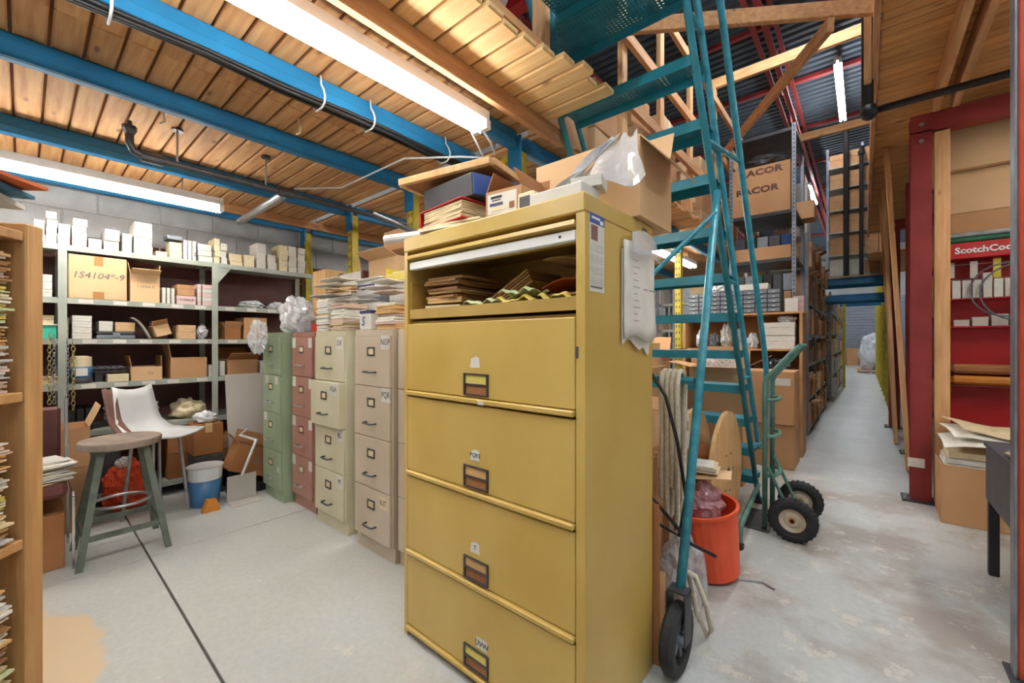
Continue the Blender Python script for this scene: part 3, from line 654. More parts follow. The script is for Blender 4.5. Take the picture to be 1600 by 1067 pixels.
# --- top shelf: stacks of small white boxes (px0, px1, layers, layer height, depth, colour)
tops = [(52, 70, 3, .05, .2, 'white_box'), (71, 90, 4, .055, .22, 'white_box'), (91, 112, 2, .07, .2, 'white_box'), (113, 138, 4, .05, .16, 'white_box'), (139, 161, 1, .075, .18, 'white_box'), (164, 189, 2, .078, .24, 'white_box'), (190, 207, 2, .07, .24, 'white_box'),
        (209, 241, 4, .06, .3, 'white_box'), (243, 263, 1, .045, .2, 'cream_box'), (265, 286, 2, .07, .16, 'cream_box'), (310, 334, 3, .05, .2, 'white_box'), (336, 346, 4, .055, .2, 'cream_box'), (347, 357, 3, .06, .16, 'white_box'),
        (360, 381, 3, .035, .2, 'cream_box'), (383, 400, 1, .12, .16, 'cream_box'), (403, 418, 3, .075, .2, 'white_box'), (420, 435, 2, .07, .2, 'white_box'), (438, 452, 5, .05, .22, 'cream_box'), (453, 466, 5, .05, .22, 'white_box'), (467, 479, 4, .06, .24, 'white_box')]
wh = {'white_box': 'white', 'cream_box': 'cream', 'pink_box': 'pale pink'}
where = ['beside the fanned folders on the bookcase end', 'over the shelf upright by the chains', 'next to the upright by the chains', 'in a narrow stack of four above the big lettered carton', 'sitting alone above the big lettered carton', 'stacked in a pair above the big lettered carton', 'stacked in a pair by the open-flap carton',
         'in the broad stack of four above the open-flap carton', 'lying flat beside the broad white stack', 'under the open grey tub lid on the top shelf', 'in a stack of three over the second upright', 'in a thin leaning column over the second upright', 'in the short column just past the second upright',
         'in a low pile past the second upright', 'standing upright past the low cream pile', 'in the tall white pile near the yellow rack post', 'in a pair near the yellow rack post', 'in a stack of five next to the yellow rack post', 'in a stack of five touching the yellow rack post', 'at the end of the top shelf by the yellow rack post']
for i, (a, c, n, h, d_, m) in enumerate(tops):
    z = SZ[0]+.001
    for q in range(n):
        hh = h*R.uniform(.9, 1.1); lb = f'{ordn(q, n)}small {wh[m]} carton {where[i]}'
        y0, y1 = sy(a), sy(c)
        ubox(m, lb, SX-.02-d_/2-R.uniform(0, .02), (y0+y1)/2+R.uniform(-.004, .004), z, d_, (y1-y0)*R.uniform(.88, .95), hh, R.uniform(-.03, .03), 'small cartons on the top steel shelf', 'small_box'); z += hh+.001
t = ubox('grey_plastic', 'flat grey tub lid resting on cream cartons on the top shelf', SX-.11, sy(275), SZ[0]+.156, .16, .1, .03, 0, None, 'tub_lid', 'lid')
for i, px in enumerate((288, 295, 302)):
    y0, y1 = sy(px)+.001, sy(px+6); o = B().cbox(SX-.2, y0, SZ[0]+.001, SX-.03, y1, SZ[0]+.165, .002).build('booklet_box', 'white_box', None, ('white upright booklet box by the cream cartons', 'middle white upright booklet box of three', 'white upright booklet box with dark print on its spine')[i], 'box')
    if i == 2: text('lettering', 'PX', .03, 'ink', o, (SX-.029-o.location.x, 0, .05), (PI/2, PI/2, PI/2))
# --- shelf two
def scarton(k, px0, px1, h, d, label, inset=.03, **kw):
    y0, y1 = sy(px0), sy(px1); return carton(label, SX-inset-d/2, (y0+y1)/2, SZ[k]+.001, d, y1-y0-.01, h, **kw)
scarton(1, 105, 200, .315, .36, 'large brown carton hand-lettered with a part number on the upper steel shelf', inset=.008, mt='card_pale', tapem='tape_brown', words=[('x', 0, .17, .066, '1S4104*-9', 'ink_grey', .2)], lab=[('x', .0, .03, .06, .05, 'tape_brown')])
scarton(1, 203, 252, .22, .3, 'brown carton with one flap standing up beside the big lettered carton', mt='card_pale', inn='card_pale', opn=(None, 70, 10, 4), words=[('x', 0, .12, .032, '11044-9', 'ink_grey', .2)])
for i, px in enumerate((254, 261, 268)): onshelf(1, px, px+6.5, .125, .2, 'white_box', ('slim white carton next to the open-flap carton', 'middle slim white carton of the upright three', 'slim white carton with black print beside the pink carton')[i], 'slim_box')
o = onshelf(1, 276, 308, .07, .24, 'pink_box', 'low pink carton with dark print under a brown parcel'); text('lettering', '11504-4', .028, 'ink', None, (SX-.0185, sy(292), SZ[1]+.035), SIDE).parent = o
bpy.context.view_layer.update(); l_ = o.children[0]; l_.location = ((SX-.018-o.location.x)/o.scale.x, 0, .035/o.scale.z); l_.scale = (1/o.scale.y, 1/o.scale.z, 1)
onshelf(1, 277, 306, .09, .2, 'card', 'brown wrapped parcel lying on the pink carton', 'brown_parcel', z=SZ[1]+.072)
for q in range(5):
    for j, (a, c) in enumerate(((309, 316), (316.5, 335))): onshelf(1, a, c, .034, .22, 'pink_box' if q % 2 == 0 else 'white_box', ordn(q, 5)+('small pink-and-white' if q % 2 == 0 else 'small white')+(' carton in the narrow stack beside the second upright' if j == 0 else ' carton in the wide stack beside the second upright'), z=SZ[1]+q*.036, group='stacked printed cartons by the upright')
for i, (px, w) in enumerate(((402, .10), (444, .08))): bag(('larger', 'smaller')[i]+' clear plastic bag lying on the upper right shelf bay', SX-.16, sy(px), SZ[1]+.001, .1, w, .045, 'plastic_bag', 3+i)
for q in range(3): onshelf(1, 52, 83, .05, .26, 'white_box', ordn(q, 3)+'white carton in the stack behind the wooden bookcase post', z=SZ[1]+q*.052, group='white cartons behind the bookcase')
# --- shelf three
onshelf(2, 92, 111, .04, .14, 'cream_box', 'small yellow tin on the green cartons by the chains', 'small_tin', z=SZ[2]+.11, inset=.1)
for q in range(2): onshelf(2, 92, 109, .053, .2, 'cream_box', ordn(q, 2)+'pale green carton behind the hanging chains', z=SZ[2]+q*.055, inset=.05, group='cartons behind the chains')
for q in range(4): onshelf(2, 112, 145, .04, .26, 'white_box', ordn(q, 4)+'white document tray carton in the stack of four by the jar', z=SZ[2]+q*.042, group='document tray cartons')
t = T('organizer_case', 'grey plastic parts case with a latch under white cartons', 'case', (SX-.16, (sy(150)+sy(214))/2, SZ[2]+.001))
w_ = (sy(214)-sy(150))/2-.005; B().cbox(-.13, -w_, 0, .13, w_, .028, .006).build('base', 'grey_plastic', t); B().cbox(-.13, -w_, .03, .13, w_, .055, .008).build('lid', 'charcoal', t); B().cbox(.13, -.02, .012, .137, .02, .045, .002).build('latch', 'grey_plastic', t)
onshelf(2, 155, 179, .075, .2, 'white_box', 'white carton standing on the grey parts case', z=SZ[2]+.057, inset=.06)
onshelf(2, 181, 214, .07, .2, 'card_pale', 'brown carton standing on the grey parts case', z=SZ[2]+.057, inset=.06)
B().sheet(lambda u, v: (SX-.06+.1*u+.0*v, sy(206)+.14*u, SZ[2]+.14-.165*u**1.5+.035*math.sin(u*PI)+(v-.5)*.002+.0*v) if False else (SX-.12+.15*v, sy(206)+.11*u, SZ[2]+.165-.16*u+.03*math.sin(u*PI)), 8, 3, .002).build('paper_sheet', 'paper', None, 'curled white sheet drooping over the shelf edge', 'paper', smooth=True)
carton('brown carton lying open on its side on the middle shelf', SX-.15, sy(259), SZ[2]+.03, .14, .1, .09, rz=.1, mt='card_pale', tilt=(.3, 0), opn=(None, 40, None, None))
onshelf(2, 247, 274, .15, .14, 'card', 'brown carton at the back of the middle shelf', inset=.27)
for q in range(2): onshelf(2, 279, 308, .057, .2, 'card_pale', ordn(q, 2)+'flat brown carton in the pair by the clear bag', z=SZ[2]+q*.059, group='flat cartons by the clear bag')
bag('clear plastic bag drooping off the middle shelf by the upright', SX-.1, sy(320), SZ[2]+.001, .08, .035, .07, 'plastic_bag', 9)
scarton(2, 352, 379, .1, .2, 'small open carton with worn sides on the right shelf bay', mt='card_dark', opn=(15, 15, 30, 20))
scarton(2, 382, 420, .2, .26, 'closed brown carton standing on the right shelf bay', mt='card', lab=[('x', .0, .12, .02, .035, 'galv')])
t = T('plastic_basket', 'green plastic basket behind the bookcase post', 'basket', (SX-.14, sy(58), SZ[2]+.001))
b = B(); b.box(-.12, -.09, 0, .12, .09, .008)
for s in (-1, 1): b.box(min(s*.12, s*.112), -.09, .008, max(s*.12, s*.112), .09, .09); b.box(-.112, min(s*.09, s*.082), .008, .112, max(s*.09, s*.082), .09)
b.build('tub', 'teal_basket', t); B().cbox(-.13, -.1, .09, .13, .1, .1, .003).build('lid', 'grey_sheet', t)
for q in range(2): ubox('cream_box', ordn(q, 2)+'pale carton on the lid of the green basket', SX-.14, sy(58), SZ[2]+.102+q*.032, .15, .16, .03, 0, 'cartons on the green basket', 'small_box')
# --- shelf four
t = T('plastic_jar', 'white and blue plastic jar with a cream lid beside the chains', 'jar', (SX-.07, sy(128), SZ[3]+.001))
B().lathe([(.056, 0), (.06, .004), (.06, .04)], (0, 0, 0)).build('base_band', 'charcoal', t, smooth=True); B().lathe([(.06, .041), (.06, .12)], (0, 0, 0)).build('label_wrap', 'blue_bin', t, smooth=True); B().lathe([(.058, .121), (.058, .19), (.03, .2)], (0, 0, 0)).build('shoulder', 'cream_box', t); B().box(.0602, -.03, .055, .062, .03, .11).build('label', 'white_box', t)
def grid_tray(label, x, y, z, rz, tl):
    t = T('keyboard_tray', label, 'tray', (x, y, z), rz); t.rotation_euler = (tl, 0, rz); B().cbox(-.09, -.115, 0, .09, .115, .012, .003).build('base', 'charcoal', t)
    for i in range(4):
        for j in range(6): B().cbox(-.08+i*.041, -.108+j*.0365, .012, -.045+i*.041, -.078+j*.0365, .021, .003).build('cell', 'grey_plastic', t)
grid_tray('upper dark grid tray stacked on the lower shelf', SX-.15, sy(165), SZ[3]+.096, 0, 0); grid_tray('dark grid tray under the upper one on the lower shelf', SX-.16, sy(168), SZ[3]+.073, 0, 0)
onshelf(3, 150, 164, .07, .2, 'charcoal', 'dark carton propping the grid trays', inset=.1)
onshelf(3, 168, 203, .055, .18, 'cream_box', 'low cream carton between the cloth and the open tray box')
scarton(3, 205, 256, .105, .24, 'pale open carton printed with a small mark on the lower shelf', mt='card_pale', opn=(None, None, 10, 0), words=[('x', .02, .05, .03, 'T2', 'ink_grey', 0)])
scarton(3, 267, 326, .17, .26, 'brown carton with tall raised flap on the lower shelf', mt='card', inn='card', opn=(None, None, 8, None))
onshelf(3, 327, 334, .1, .1, 'grey_sheet', 'narrow grey carton against the second upright')
onshelf(3, 344, 353, .13, .14, 'white_box', 'white carton standing on the lower right bay'); scarton(3, 356, 405, .14, .3, 'open brown carton with a wide folded lid on the lower right bay', mt='card', inn='card_dark', opn=(20, 60, None, None)); onshelf(3, 407, 420, .12, .16, 'white_box', 'white carton beside the wide-lidded carton')
stack('thin pile of papers on the lower shelf behind the bookcase', SX-.15, sy(66), SZ[3]+.001, .2, .24, 8, .007, seed=61)
# --- shelf five
for i in range(3): ubox('black', 'black keyboard on the bottom shelf below the chains', SX-.17, sy(112+i*14), SZ[4]+.001, .3, .036, .16, .0, 'black keyboards in a row', 'keyboard', 'keyboard')
bag('clear plastic sheeting bundled on the bottom shelf', SX-.16, sy(212), SZ[4]+.001, .15, .16, .11, 'plastic_bag', 12); bag('beige cloth bundle on the bottom shelf by the upright', SX-.14, sy(300), SZ[4]+.001, .12, .12, .09, 'cream_box', 15, name='cloth_bundle', cat='cloth')
onshelf(5, 262, 330, .34, .3, 'card_dark', 'dark brown carton in the bottom of the shelving'); onshelf(5, 345, 410, .3, .3, 'card', 'brown carton in the bottom of the right bay'); onshelf(5, 125, 190, .3, .3, 'charcoal', 'dark carton in the bottom of the shelving behind the stool')
# --- chains hanging from the shelves
def chain(label, y, x, z0, n, r, m, seed):
    b = B(); rr = random.Random(seed)
    for k in range(n):
        c = Vector((x, y+rr.uniform(-.002, .002), z0-k*r*2.35)); a = (k % 2)*PI/2+.4
        b.tube([c+Vector((math.sin(th)*r*math.cos(a)*.75, math.sin(th)*r*math.sin(a)*.75, math.cos(th)*r*1.4)) for th in [2*PI*i/10 for i in range(10)]], r*.2, 5, closed=True)
    return b.build('chain', m, None, label, 'chain', kind=None, group='hanging chains', smooth=True)
for i, (px, n, m, zt, r) in enumerate(((77, 16, 'gold_chain', 1.30, .013), (84, 18, 'silver_chain', 1.28, .011), (105, 18, 'silver_chain', 1.26, .011), (114, 15, 'gold_chain', 1.25, .014))):
    y = sy(px); t = T('hanging_chain', ('brass chain hanging left of the steel upright', 'steel chain hanging against the steel upright', 'steel chain hanging beside the jar', 'heavy brass chain hanging in front of the jar')[i], 'chain', (SX+.022, y, zt))
    B().tube([(-.0175, 0, .0), (-.01, 0, .015), (.005, 0, .01), (0, 0, -.006)], .003, 5).build('hook', 'galv', t)
    for k in range(n):
        if k < 2:
            me = B(); a = (k % 2)*PI/2+.4
            me.tube([Vector((math.sin(th)*r*math.cos(a)*.75, math.sin(th)*r*math.sin(a)*.75, math.cos(th)*r*1.4)) for th in [2*PI*j/10 for j in range(10)]], r*.2, 5, closed=True)
            ms = [ms[0], me.mesh('link', m, True)] if k else [me.mesh('link', m, True)]
        link(ms[k % 2], 'link', t, (0, 0, -.02-k*r*2.3))

# ================================================================ FLOOR CLUTTER UNDER THE SHELVES
# stool
t = T('metal_stool', 'worn grey-green metal shop stool with a round seat', 'stool', (-3.43, .385, 0), .0)
B().lathe([(.182, .625), (.188, .63), (.19, .66), (.186, .667), (.13, .662)], (0, 0, 0), n=28).build('seat', 'stool_seat', t, smooth=False)
legs = []
for sx_ in (-1, 1):
    for sy_ in (-1, 1):
        top = Vector((sx_*.095, sy_*.095, .625)); bot = Vector((sx_*.19, sy_*.19, .0)); legs.append((top, bot))
        b = B(); b.add([top+Vector((a*.017, c*.017, 0)) for a, c in ((-1,-1),(1,-1),(1,1),(-1,1))]+[bot+Vector((a*.015, c*.015, .0)) for a, c in ((-1,-1),(1,-1),(1,1),(-1,1))], [(0,1,2,3),(7,6,5,4),(1,0,4,5),(2,1,5,6),(3,2,6,7),(0,3,7,4)]); b.build('leg', 'stool_metal', t)
q = .168
for a, c in (((-q,-q),(q,-q)),((q,-q),(q,q)),((q,q),(-q,q)),((-q,q),(-q,-q))):
    p0, p1 = Vector((*a, .155)), Vector((*c, .155)); m = (p1-p0).to_track_quat('Y', 'Z').to_matrix(); B().obox((p0+p1)/2, (.012, (p1-p0).length, .03), m).build('stretcher', 'stool_metal', t)
B().tube([(.135*math.cos(a), .135*math.sin(a), .29) for a in [2*PI*i/20 for i in range(20)]], .009, 6, closed=True).build('foot_ring', 'galv', t, smooth=True)
# chrome-armed chair with papers on it, half behind the bookcase
t = T('armchair', 'brown-padded chair with flat chrome legs standing by the stool', 'chair', (-3.55, -.02, 0))
for a in (-1, 1):
    for c in (-1, 1): B().cbox(a*.22-.02, c*.2-.006, 0, a*.22+.02, c*.2+.006, .40 if a > 0 else .62, .002).build('leg', 'chrome', t)
    B().cbox(-.24, a*.2-.006, .40, .24, a*.2+.006, .43, .002).build('side_rail', 'chrome', t)
B().cbox(-.22, -.18, .405, .24, .18, .48, .02).build('seat', 'maroon', t); B().cbox(-.26, -.17, .5, -.21, .17, .85, .015).build('backrest', 'maroon', t); B().cbox(-.225, .185, .43, -.195, .2, .9, .002).build('back_post', 'chrome', t)
stack('pile of loose papers on the brown chair seat', -3.43, .03, .481, .2, .26, 16, .007, .3, seed=5, jit=.03, rj=.25, mats=('paper', 'paper_grey', 'paper_cream'))
carton('brown carton under the chrome-legged chair', -3.55, -.02, 0.001, .36, .34, .3, mt='card_dark')
# cartons between chair and shelving
carton('brown carton standing on the floor behind the chair', -4.09, .12, .001, .3, .34, .42, mt='card')
carton('brown carton with a wide open flap behind the chair', -4.09, .14, .423, .3, .3, .26, mt='card', inn='card_pale', opn=(None, None, None, 22))
t = T('framed_panel', 'brown panel in a chrome frame leaning behind the chair', 'panel', (-3.87, .0, .44)); 
for s in (-1, 1): B().cbox(.0, s*.14-.01, 0, .016, s*.14+.01, .36, .002).build('frame_bar', 'chrome', t); B().cbox(0, -.13, .17+s*.17-.01, .016, .13, .17+s*.17+.01, .002).build('frame_bar', 'chrome', t)
B().box(.004, -.13, .01, .01, .13, .34).build('panel', 'maroon', t); t.rotation_euler = (0, -.08, 0)
t = T('net_bag', 'orange net sack on the floor under the shelving', 'bag', (-4.17, .50, .001)); B().blob((0, 0, .17), (.10, .14, .2), 4, .25, 4, 24, 16).build('sack', 'orange_net', t); B().blob((0.02, -.02, .36), (.05, .05, .04), 6, .3).build('tied_top', 'plastic_bag', t)
# white moulded chair draped with a cloth behind the stool
t = T('shell_chair', 'white curved shell chair with a brown cloth, standing behind the stool', 'chair', (-3.86, .63, 0), .5)
def shell(u, v):
    th = u*1.9; x = .17*math.sin(min(th, 1.4)*1.0)-.0; return ((.16-.34*u) if u < .55 else -.03-.02*(u-.55)-.0, (v-.5)*(.36-.08*u), .60+(.02 if u < .4 else .02+.5*(u-.4)**1.15))
B().sheet(lambda u, v: (.2-.38*min(u/.6, 1)-.06*max(0, u-.6)/.4, (v-.5)*(.36-.1*u), .58+.32*max(0, (u-.42)/.58)**1.3+.03*(2*v-1)**2), 12, 6, .012).build('shell', 'white_plastic', t, smooth=True)
B().sheet(lambda u, v: (.1-.28*min(u/.6, 1)-.06*max(0, u-.6)/.4, -.19+.08*v, .60+.32*max(0, (u-.36)/.64)**1.3+.01*math.sin(v*9)), 10, 4, .008).build('cloth', 'cloth_brown', t, smooth=True)
for a in (-1, 1):
    for c in (-1, 1): B().cyl((a*.09-.02, c*.09, .57), (a*.13-.02, c*.13, 0), .011, 8).build('leg', 'galv', t)
# bin, cartons, panel, dustpan near the green cabinet
t = T('waste_bin', 'blue and white plastic bin on the floor by the tilted carton', 'bin', (-3.86, .905, 0)); B().lathe([(.085, 0), (.09, .005), (.105, .2)], (0, 0, 0)).build('tub', 'blue_bin', t, smooth=True); B().lathe([(.106, .2), (.112, .29), (.12, .3), (.1, .3)], (0, 0, 0)).build('rim_bag', 'white_plastic', t)
carton('brown carton under the shelving beside the grey panel', -4.17, .98, .33, .2, .2, .25, mt='card_dark'); ubox('charcoal', 'dark crate on the floor under the brown carton', -4.17, .98, .001, .2, .2, .325, 0, None, 'dark_crate', 'crate')
bag('white cloth bundle lying on the carton beside the grey panel', -4.17, .98, .582, .08, .08, .05, 'cloth_white', 8, name='cloth_bundle', cat='cloth')
pn = B(); pn.obox((0, 0, .36), (.012, .30, .74), Matrix.Rotation(-.16, 3, 'Y')); pn.build('grey_panel', 'grey_sheet', None, 'flat grey panel leaning against the shelving by the green cabinet', 'panel', loc=(-4.12, 1.27, .24), rz=.0)
ubox('charcoal', 'dark carton on the floor behind the grey panel', -4.15, 1.26, .001, .2, .28, .235, 0, None, 'dark_crate', 'crate')
carton('tilted brown carton marked 133 beside the green cabinet', -3.935, 1.215, .16, .2, .34, .22, rz=-.05, mt='card_dark', tilt=(-.38, 0), words=[('x', 0.04, .12, .1, '133', 'ink_grey', .15)], opn=(20, None, 60, None))
ubox('black', 'low black crate holding up the tilted carton', -3.94, 1.21, .001, .16, .26, .08, 0, None, 'dark_crate', 'crate')
t = T('dustpan', 'grey long-handled dustpan standing on the floor', 'dustpan', (-3.73, 1.12, 0)); b = B(); b.box(-.02, -.1, 0, .12, .1, .006); b.box(-.026, -.1, 0, -.02, .1, .2); b.build('pan', 'grey_sheet', t); B().tube([(-.023, 0, .19), (-.07, .12, .45)], .01, 8).build('handle', 'white_plastic', t)
B().prism([(0, 0), (.11, 0), (.09, .08), (.03, .09)], .0, .05, lambda a, c, e: (e, a, c)).build('scrap_block', 'amber', None, 'small amber scrap block lying on the floor by the bin', 'block', loc=(-3.70, .84, .001))
B().tube([(-4.02, 1.24, .50), (-3.86, 1.14, .49), (-3.82, 1.24, .44)], .01, 8).build('white_rod', 'white_plastic', None, 'thin white rod resting over the tilted carton', 'rod')
#PART4
# ================================================================ WOODEN BOOKCASE WITH PAPER STACKS (near left)
BK = Vector((-1.50, .040, 0)); BA = math.radians(-40)
def bk(x, y, z): return BK+Matrix.Rotation(BA, 3, 'Z')@Vector((x, y, z))
t = T('bookcase', 'open wooden bookcase packed with stacks of old papers', 'bookcase', BK, BA)
BZ = [1.50, 1.135, .80, .465, .13]
B().cbox(0.012, -.3, 0, .055, 0, 1.52, .003).build('side_panel', 'shelf_wood', t); B().cbox(.80, -.3, 0, .855, 0, 1.52, .003).build('side_panel', 'shelf_wood', t)
for z in BZ: B().cbox(.056, -.3, z-.022, .799, -.004, z, .002).build('shelf', 'shelf_wood', t)
B().box(0, -.31, 0, .855, -.301, 1.52).build('back_panel', 'maroon', t)
kinds = [('paper', 'paper_grey', 'paper_pink'), ('paper', 'paper_cream', 'manila', 'manila_dark', 'paper_grey'), ('paper', 'paper_cream', 'yellow_sheet', 'green_sheet'), ('paper_pink', 'paper', 'manila', 'manila_dark'), ('paper_cream', 'paper_grey', 'paper', 'manila')]
wh_ = ['top', 'second', 'third', 'fourth']
for k in range(4):
    for j in range(2):
        z = BZ[k+1]+.001; n = 0
        while z < BZ[k]-.125 and n < 4:
            p = bk(.222+j*.33, -.130, z); lab = f'{("bottom", "second", "third", "upper")[n]} paper bundle {("by the end post", "at the inner end")[j]} of the {wh_[k]} bookcase shelf'
            o = stack(lab, p.x, p.y, z, .285, .24, 16, .0047, BA+R.uniform(-.03, .03), seed=k*17+j*5+n, mats=kinds[(k+n+j) % 5], jit=.008, rj=.05, group='paper bundles in the bookcase', curl=.0015); z += o['_h']+.006; n += 1
# folders fanned out on top
fz = 1.522
for i, (m, x, y, a, h) in enumerate((('paper_grey', .1, -.08, .5, .012), ('manila_dark', .12, -.05, .2, .012), ('paper', .04, -.04, .62, .016), ('paper_grey', .03, -.02, .35, .012), ('blue_sheet', .05, -.0, .2, .008), ('orange_sheet', .05, .01, -.05, .008))):
    p = bk(x+.06, y-.16, fz); b = B(); bend = .004
    b.sheet(lambda u, v: ((u-.5)*.3, (v-.5)*.23, h/2+bend*max(0, v-.4)**2), 3, 5, h); b.build('document_folder', m, None, ('grey envelope lying lowest on the bookcase top', 'brown envelope on the bookcase top', 'thick white document on the bookcase top', 'grey folder sticking out over the bookcase end', 'blue folder sticking out over the bookcase end', 'orange-brown folder topmost on the bookcase')[i], 'folder', loc=p, rz=BA+a); fz += h+.008

# ================================================================ ROW OF FILING CABINETS
def filing(label, x0, x1, y0, m, tagm, H=1.32, D=.66, pulled=None, stickers=None, pull='chrome', base=.09):
    t = T('filing_cabinet', label, 'filing cabinet', ((x0+x1)/2, y0, 0)); w = (x1-x0)/2; gap = .004
    b = B(); b.box(-w, .012, 0, w, D, base); b.box(-w, .0, base, -w+.012, D, H); b.box(w-.012, 0, base, w, D, H); b.box(-w+.012, 0, H-.035, w-.012, D, H); b.box(-w+.012, .03, base, w-.012, D, H-.035); b.build('body', m, t)
    n = 4; hh = (H-.035-base)/n
    for k in range(n):
        z0 = base+k*hh+gap/2; z1 = z0+hh-gap; pu = .03 if pulled == k else 0
        dr = B().cbox(-w+.014, -.014-pu, z0, w-.014, .028, z1, .003).build('drawer', m, t); yf = -.014-pu; zc = z0+hh*.68
        b = B()
        for s in (-1, 1): b.box(s*.034-.004, yf-.005, zc-.026, s*.034+.004, yf, zc+.026); b.box(-.030, yf-.005, zc+s*.022-.004, .030, yf, zc+s*.022+.004)
        b.build('card_holder', 'iron' if pull == 'iron' else 'chrome', dr); B().box(-.029, yf-.002, zc-.017, .029, yf, zc+.017).build('index_card', 'paper_cream', dr)
        zh = z0+hh*.28; B().tube([(-.05, yf, zh), (-.05, yf-.022, zh), (-.04, yf-.032, zh), (.04, yf-.032, zh), (.05, yf-.022, zh), (.05, yf, zh)], .0055, 6).build('pull_handle', pull if pull != 'chrome' else 'galv', dr, smooth=True)
        if stickers:
            for (sx_, sz_, ww, h2, tx) in stickers[n-1-k]:
                s_ = B().box(sx_*w-ww/2, yf-.0012, z0+hh*sz_-h2/2, sx_*w+ww/2, yf, z0+hh*sz_+h2/2).build('sticker', 'white_box' if not tx or tx[0] != '~' else 'cream_box', dr)
                if tx: text('lettering', tx.strip('~'), h2*.62, 'ink', s_, (sx_*w, yf-.0016, z0+hh*sz_), FRONT, ex=.0003, squash=min(1, ww/(h2*.62*.7*len(tx.strip('~')))))
    return t
filing('green four-drawer filing cabinet at the end of the row', -3.78, -3.41, 1.29, 'cab_green', None, stickers=[[], [(-.45, .86, .055, .06, ''), (.6, .86, .055, .06, '')], [(-.6, .86, .055, .06, '')], [(.75, .55, .03, .04, '')]])
filing('rust-pink four-drawer filing cabinet beside the green one', -3.385, -3.02, 1.36, 'cab_rust', None, stickers=[[(-.72, .84, .06, .075, ''), (.78, .84, .055, .07, '')], [(-.72, .86, .06, .075, ''), (.8, .84, .055, .07, '')], [(-.72, .86, .06, .075, ''), (.8, .84, .055, .07, '')], [(-.72, .86, .06, .075, ''), (.8, .84, .055, .07, '')]])
filing('cream filing cabinet with its second drawer not quite shut', -2.94, -2.52, 1.335, 'cab_cream', None, pulled=2, pull='iron', stickers=[[(.72, .84, .075, .08, 'DE')], [(.62, .84, .085, .075, 'FGH')], [(.72, .84, .085, .075, 'IJKL')], [(.72, .84, .07, .08, 'M')]])
filing('beige filing cabinet lettered NOP and PQR on its drawers', -2.405, -2.0, 1.335, 'cab_beige', None, pull='iron', stickers=[[(.72, .86, .09, .08, 'NOP')], [(.74, .86, .09, .08, 'PQR')], [], [(.62, .8, .09, .07, '~R-ST~')]])
filing('second beige filing cabinet half hidden behind the yellow cabinet', -1.985, -1.53, 1.36, 'cab_beige', None, D=.62, pull='iron')
# --- heaped things on the filing cabinets
Z0 = 1.322
bag('big white plastic sack slumped on the green cabinet', -3.56, 1.46, Z0, .17, .12, .17, 'plastic_bag', 21, .3)
b = B(); b.blob((0, 0, 0), (.13, .045, .13), 22, .45, 2.8, 36, 24, flat=False); b.build('plastic_bag', 'clear_bag', None, 'clear plastic bag hanging over the front of the green cabinet', 'bag', loc=(-3.62, 1.19, 1.28), smooth=False)
bag('white paper bag lying on the rust cabinet', -3.16, 1.53, Z0, .1, .07, .12, 'cloth_white', 23, .3, name='paper_bag')
carton('pine box standing on end at the back of the green cabinet', -3.58, 1.75, Z0, .24, .2, .54, mt='plywood', tape=None, name='wooden_box')
ubox('red_plastic', 'small red tag box on the front edge of the rust cabinet', -3.06, 1.40, Z0, .07, .05, .06, .3, None, 'red_tag', 'tag')
p3 = stack('tall paper pile at the back of the rust cabinet under a board', -3.24, 1.79, Z0, .34, .24, 22, .0155, 0, seed=33, jit=.012, rj=.04, mats=('paper', 'paper_cream', 'manila', 'paper_grey'))
zb = Z0+p3['_h']+.024
lumber('board', 'pale flat board lying on the tall pile behind the rust cabinet', 'board', -3.43, 1.65, zb-.022, -3.03, 1.91, zb, 'plywood')
bag('dark green cloth crumpled on the pale board', -3.38, 1.77, zb+.001, .04, .06, .08, 'dark_green', 24, .3, name='cloth_bundle', cat='cloth')
t = carton('long white carton with a dark thumb hole and maroon end', -3.145, 1.77, zb+.002, .34, .15, .115, mt='white_box', tape=None, cat='box', name='white_carton'); B().lathe([(.02, 0), (.02, .002)], (-.13, -.0775, .05), 'y', 10).build('thumb_hole', 'ink', t); B().box(.1701, -.075, .0, .2, .075, .115).build('maroon_end', 'maroon', t)
p1 = stack('taller pile of envelopes on the cream filing cabinet', -2.87, 1.43, Z0, .17, .17, 17, .0125, .0, seed=31, jit=.008, rj=.05, mats=('paper', 'paper_cream', 'paper'))
p2 = stack('shorter pile of envelopes on the cream filing cabinet', -2.66, 1.43, Z0, .17, .17, 15, .0125, -.0, seed=32, jit=.008, rj=.05, mats=('paper_cream', 'paper', 'paper_pink'))
hp = max(p1['_h'], p2['_h'])
for i, (x, z, a, tl, m) in enumerate(((-2.90, .022, .1, .06, 'paper_grey'), (-2.75, .056, -.1, -.05, 'paper_cream'), (-2.84, .09, .12, .06, 'paper'), (-2.78, .124, -.05, .05, 'paper'))):
    b = B(); b.sheet(lambda u, v: ((u-.5)*.28, (v-.5)*.16, .006*math.sin(u*4+1)+tl*(u-.5)*.25+.03*(v-.5)**2), 6, 4, .004); b.build('loose_sheet', m, None, ('grey sheet lying flat on the taller envelope pile', 'cream card lying across both envelope piles', 'white sheet lying on the cream card over the envelopes', 'white sheet topmost on the envelope piles')[i], 'paper', loc=(x, 1.42, Z0+hp+z), rz=a)
p4 = stack('paper pile at the back of the cream cabinet', -2.73, 1.86, Z0, .34, .22, 22, .0155, 0, seed=34, jit=.012, rj=.03, mats=('paper', 'paper_cream', 'manila'))
carton('open brown carton with papers on the pile behind the cream cabinet', -2.73, 1.86, Z0+p4['_h']+.004, .38, .26, .2, mt='card_pale', inn='card_pale', opn=(None, None, 70, None))
stack('papers filling the open brown carton behind the cream cabinet', -2.73, 1.86, Z0+p4['_h']+.011, .33, .2, 12, .0165, 0, seed=36, jit=.005, rj=.02, mats=('paper', 'paper_cream', 'manila'))
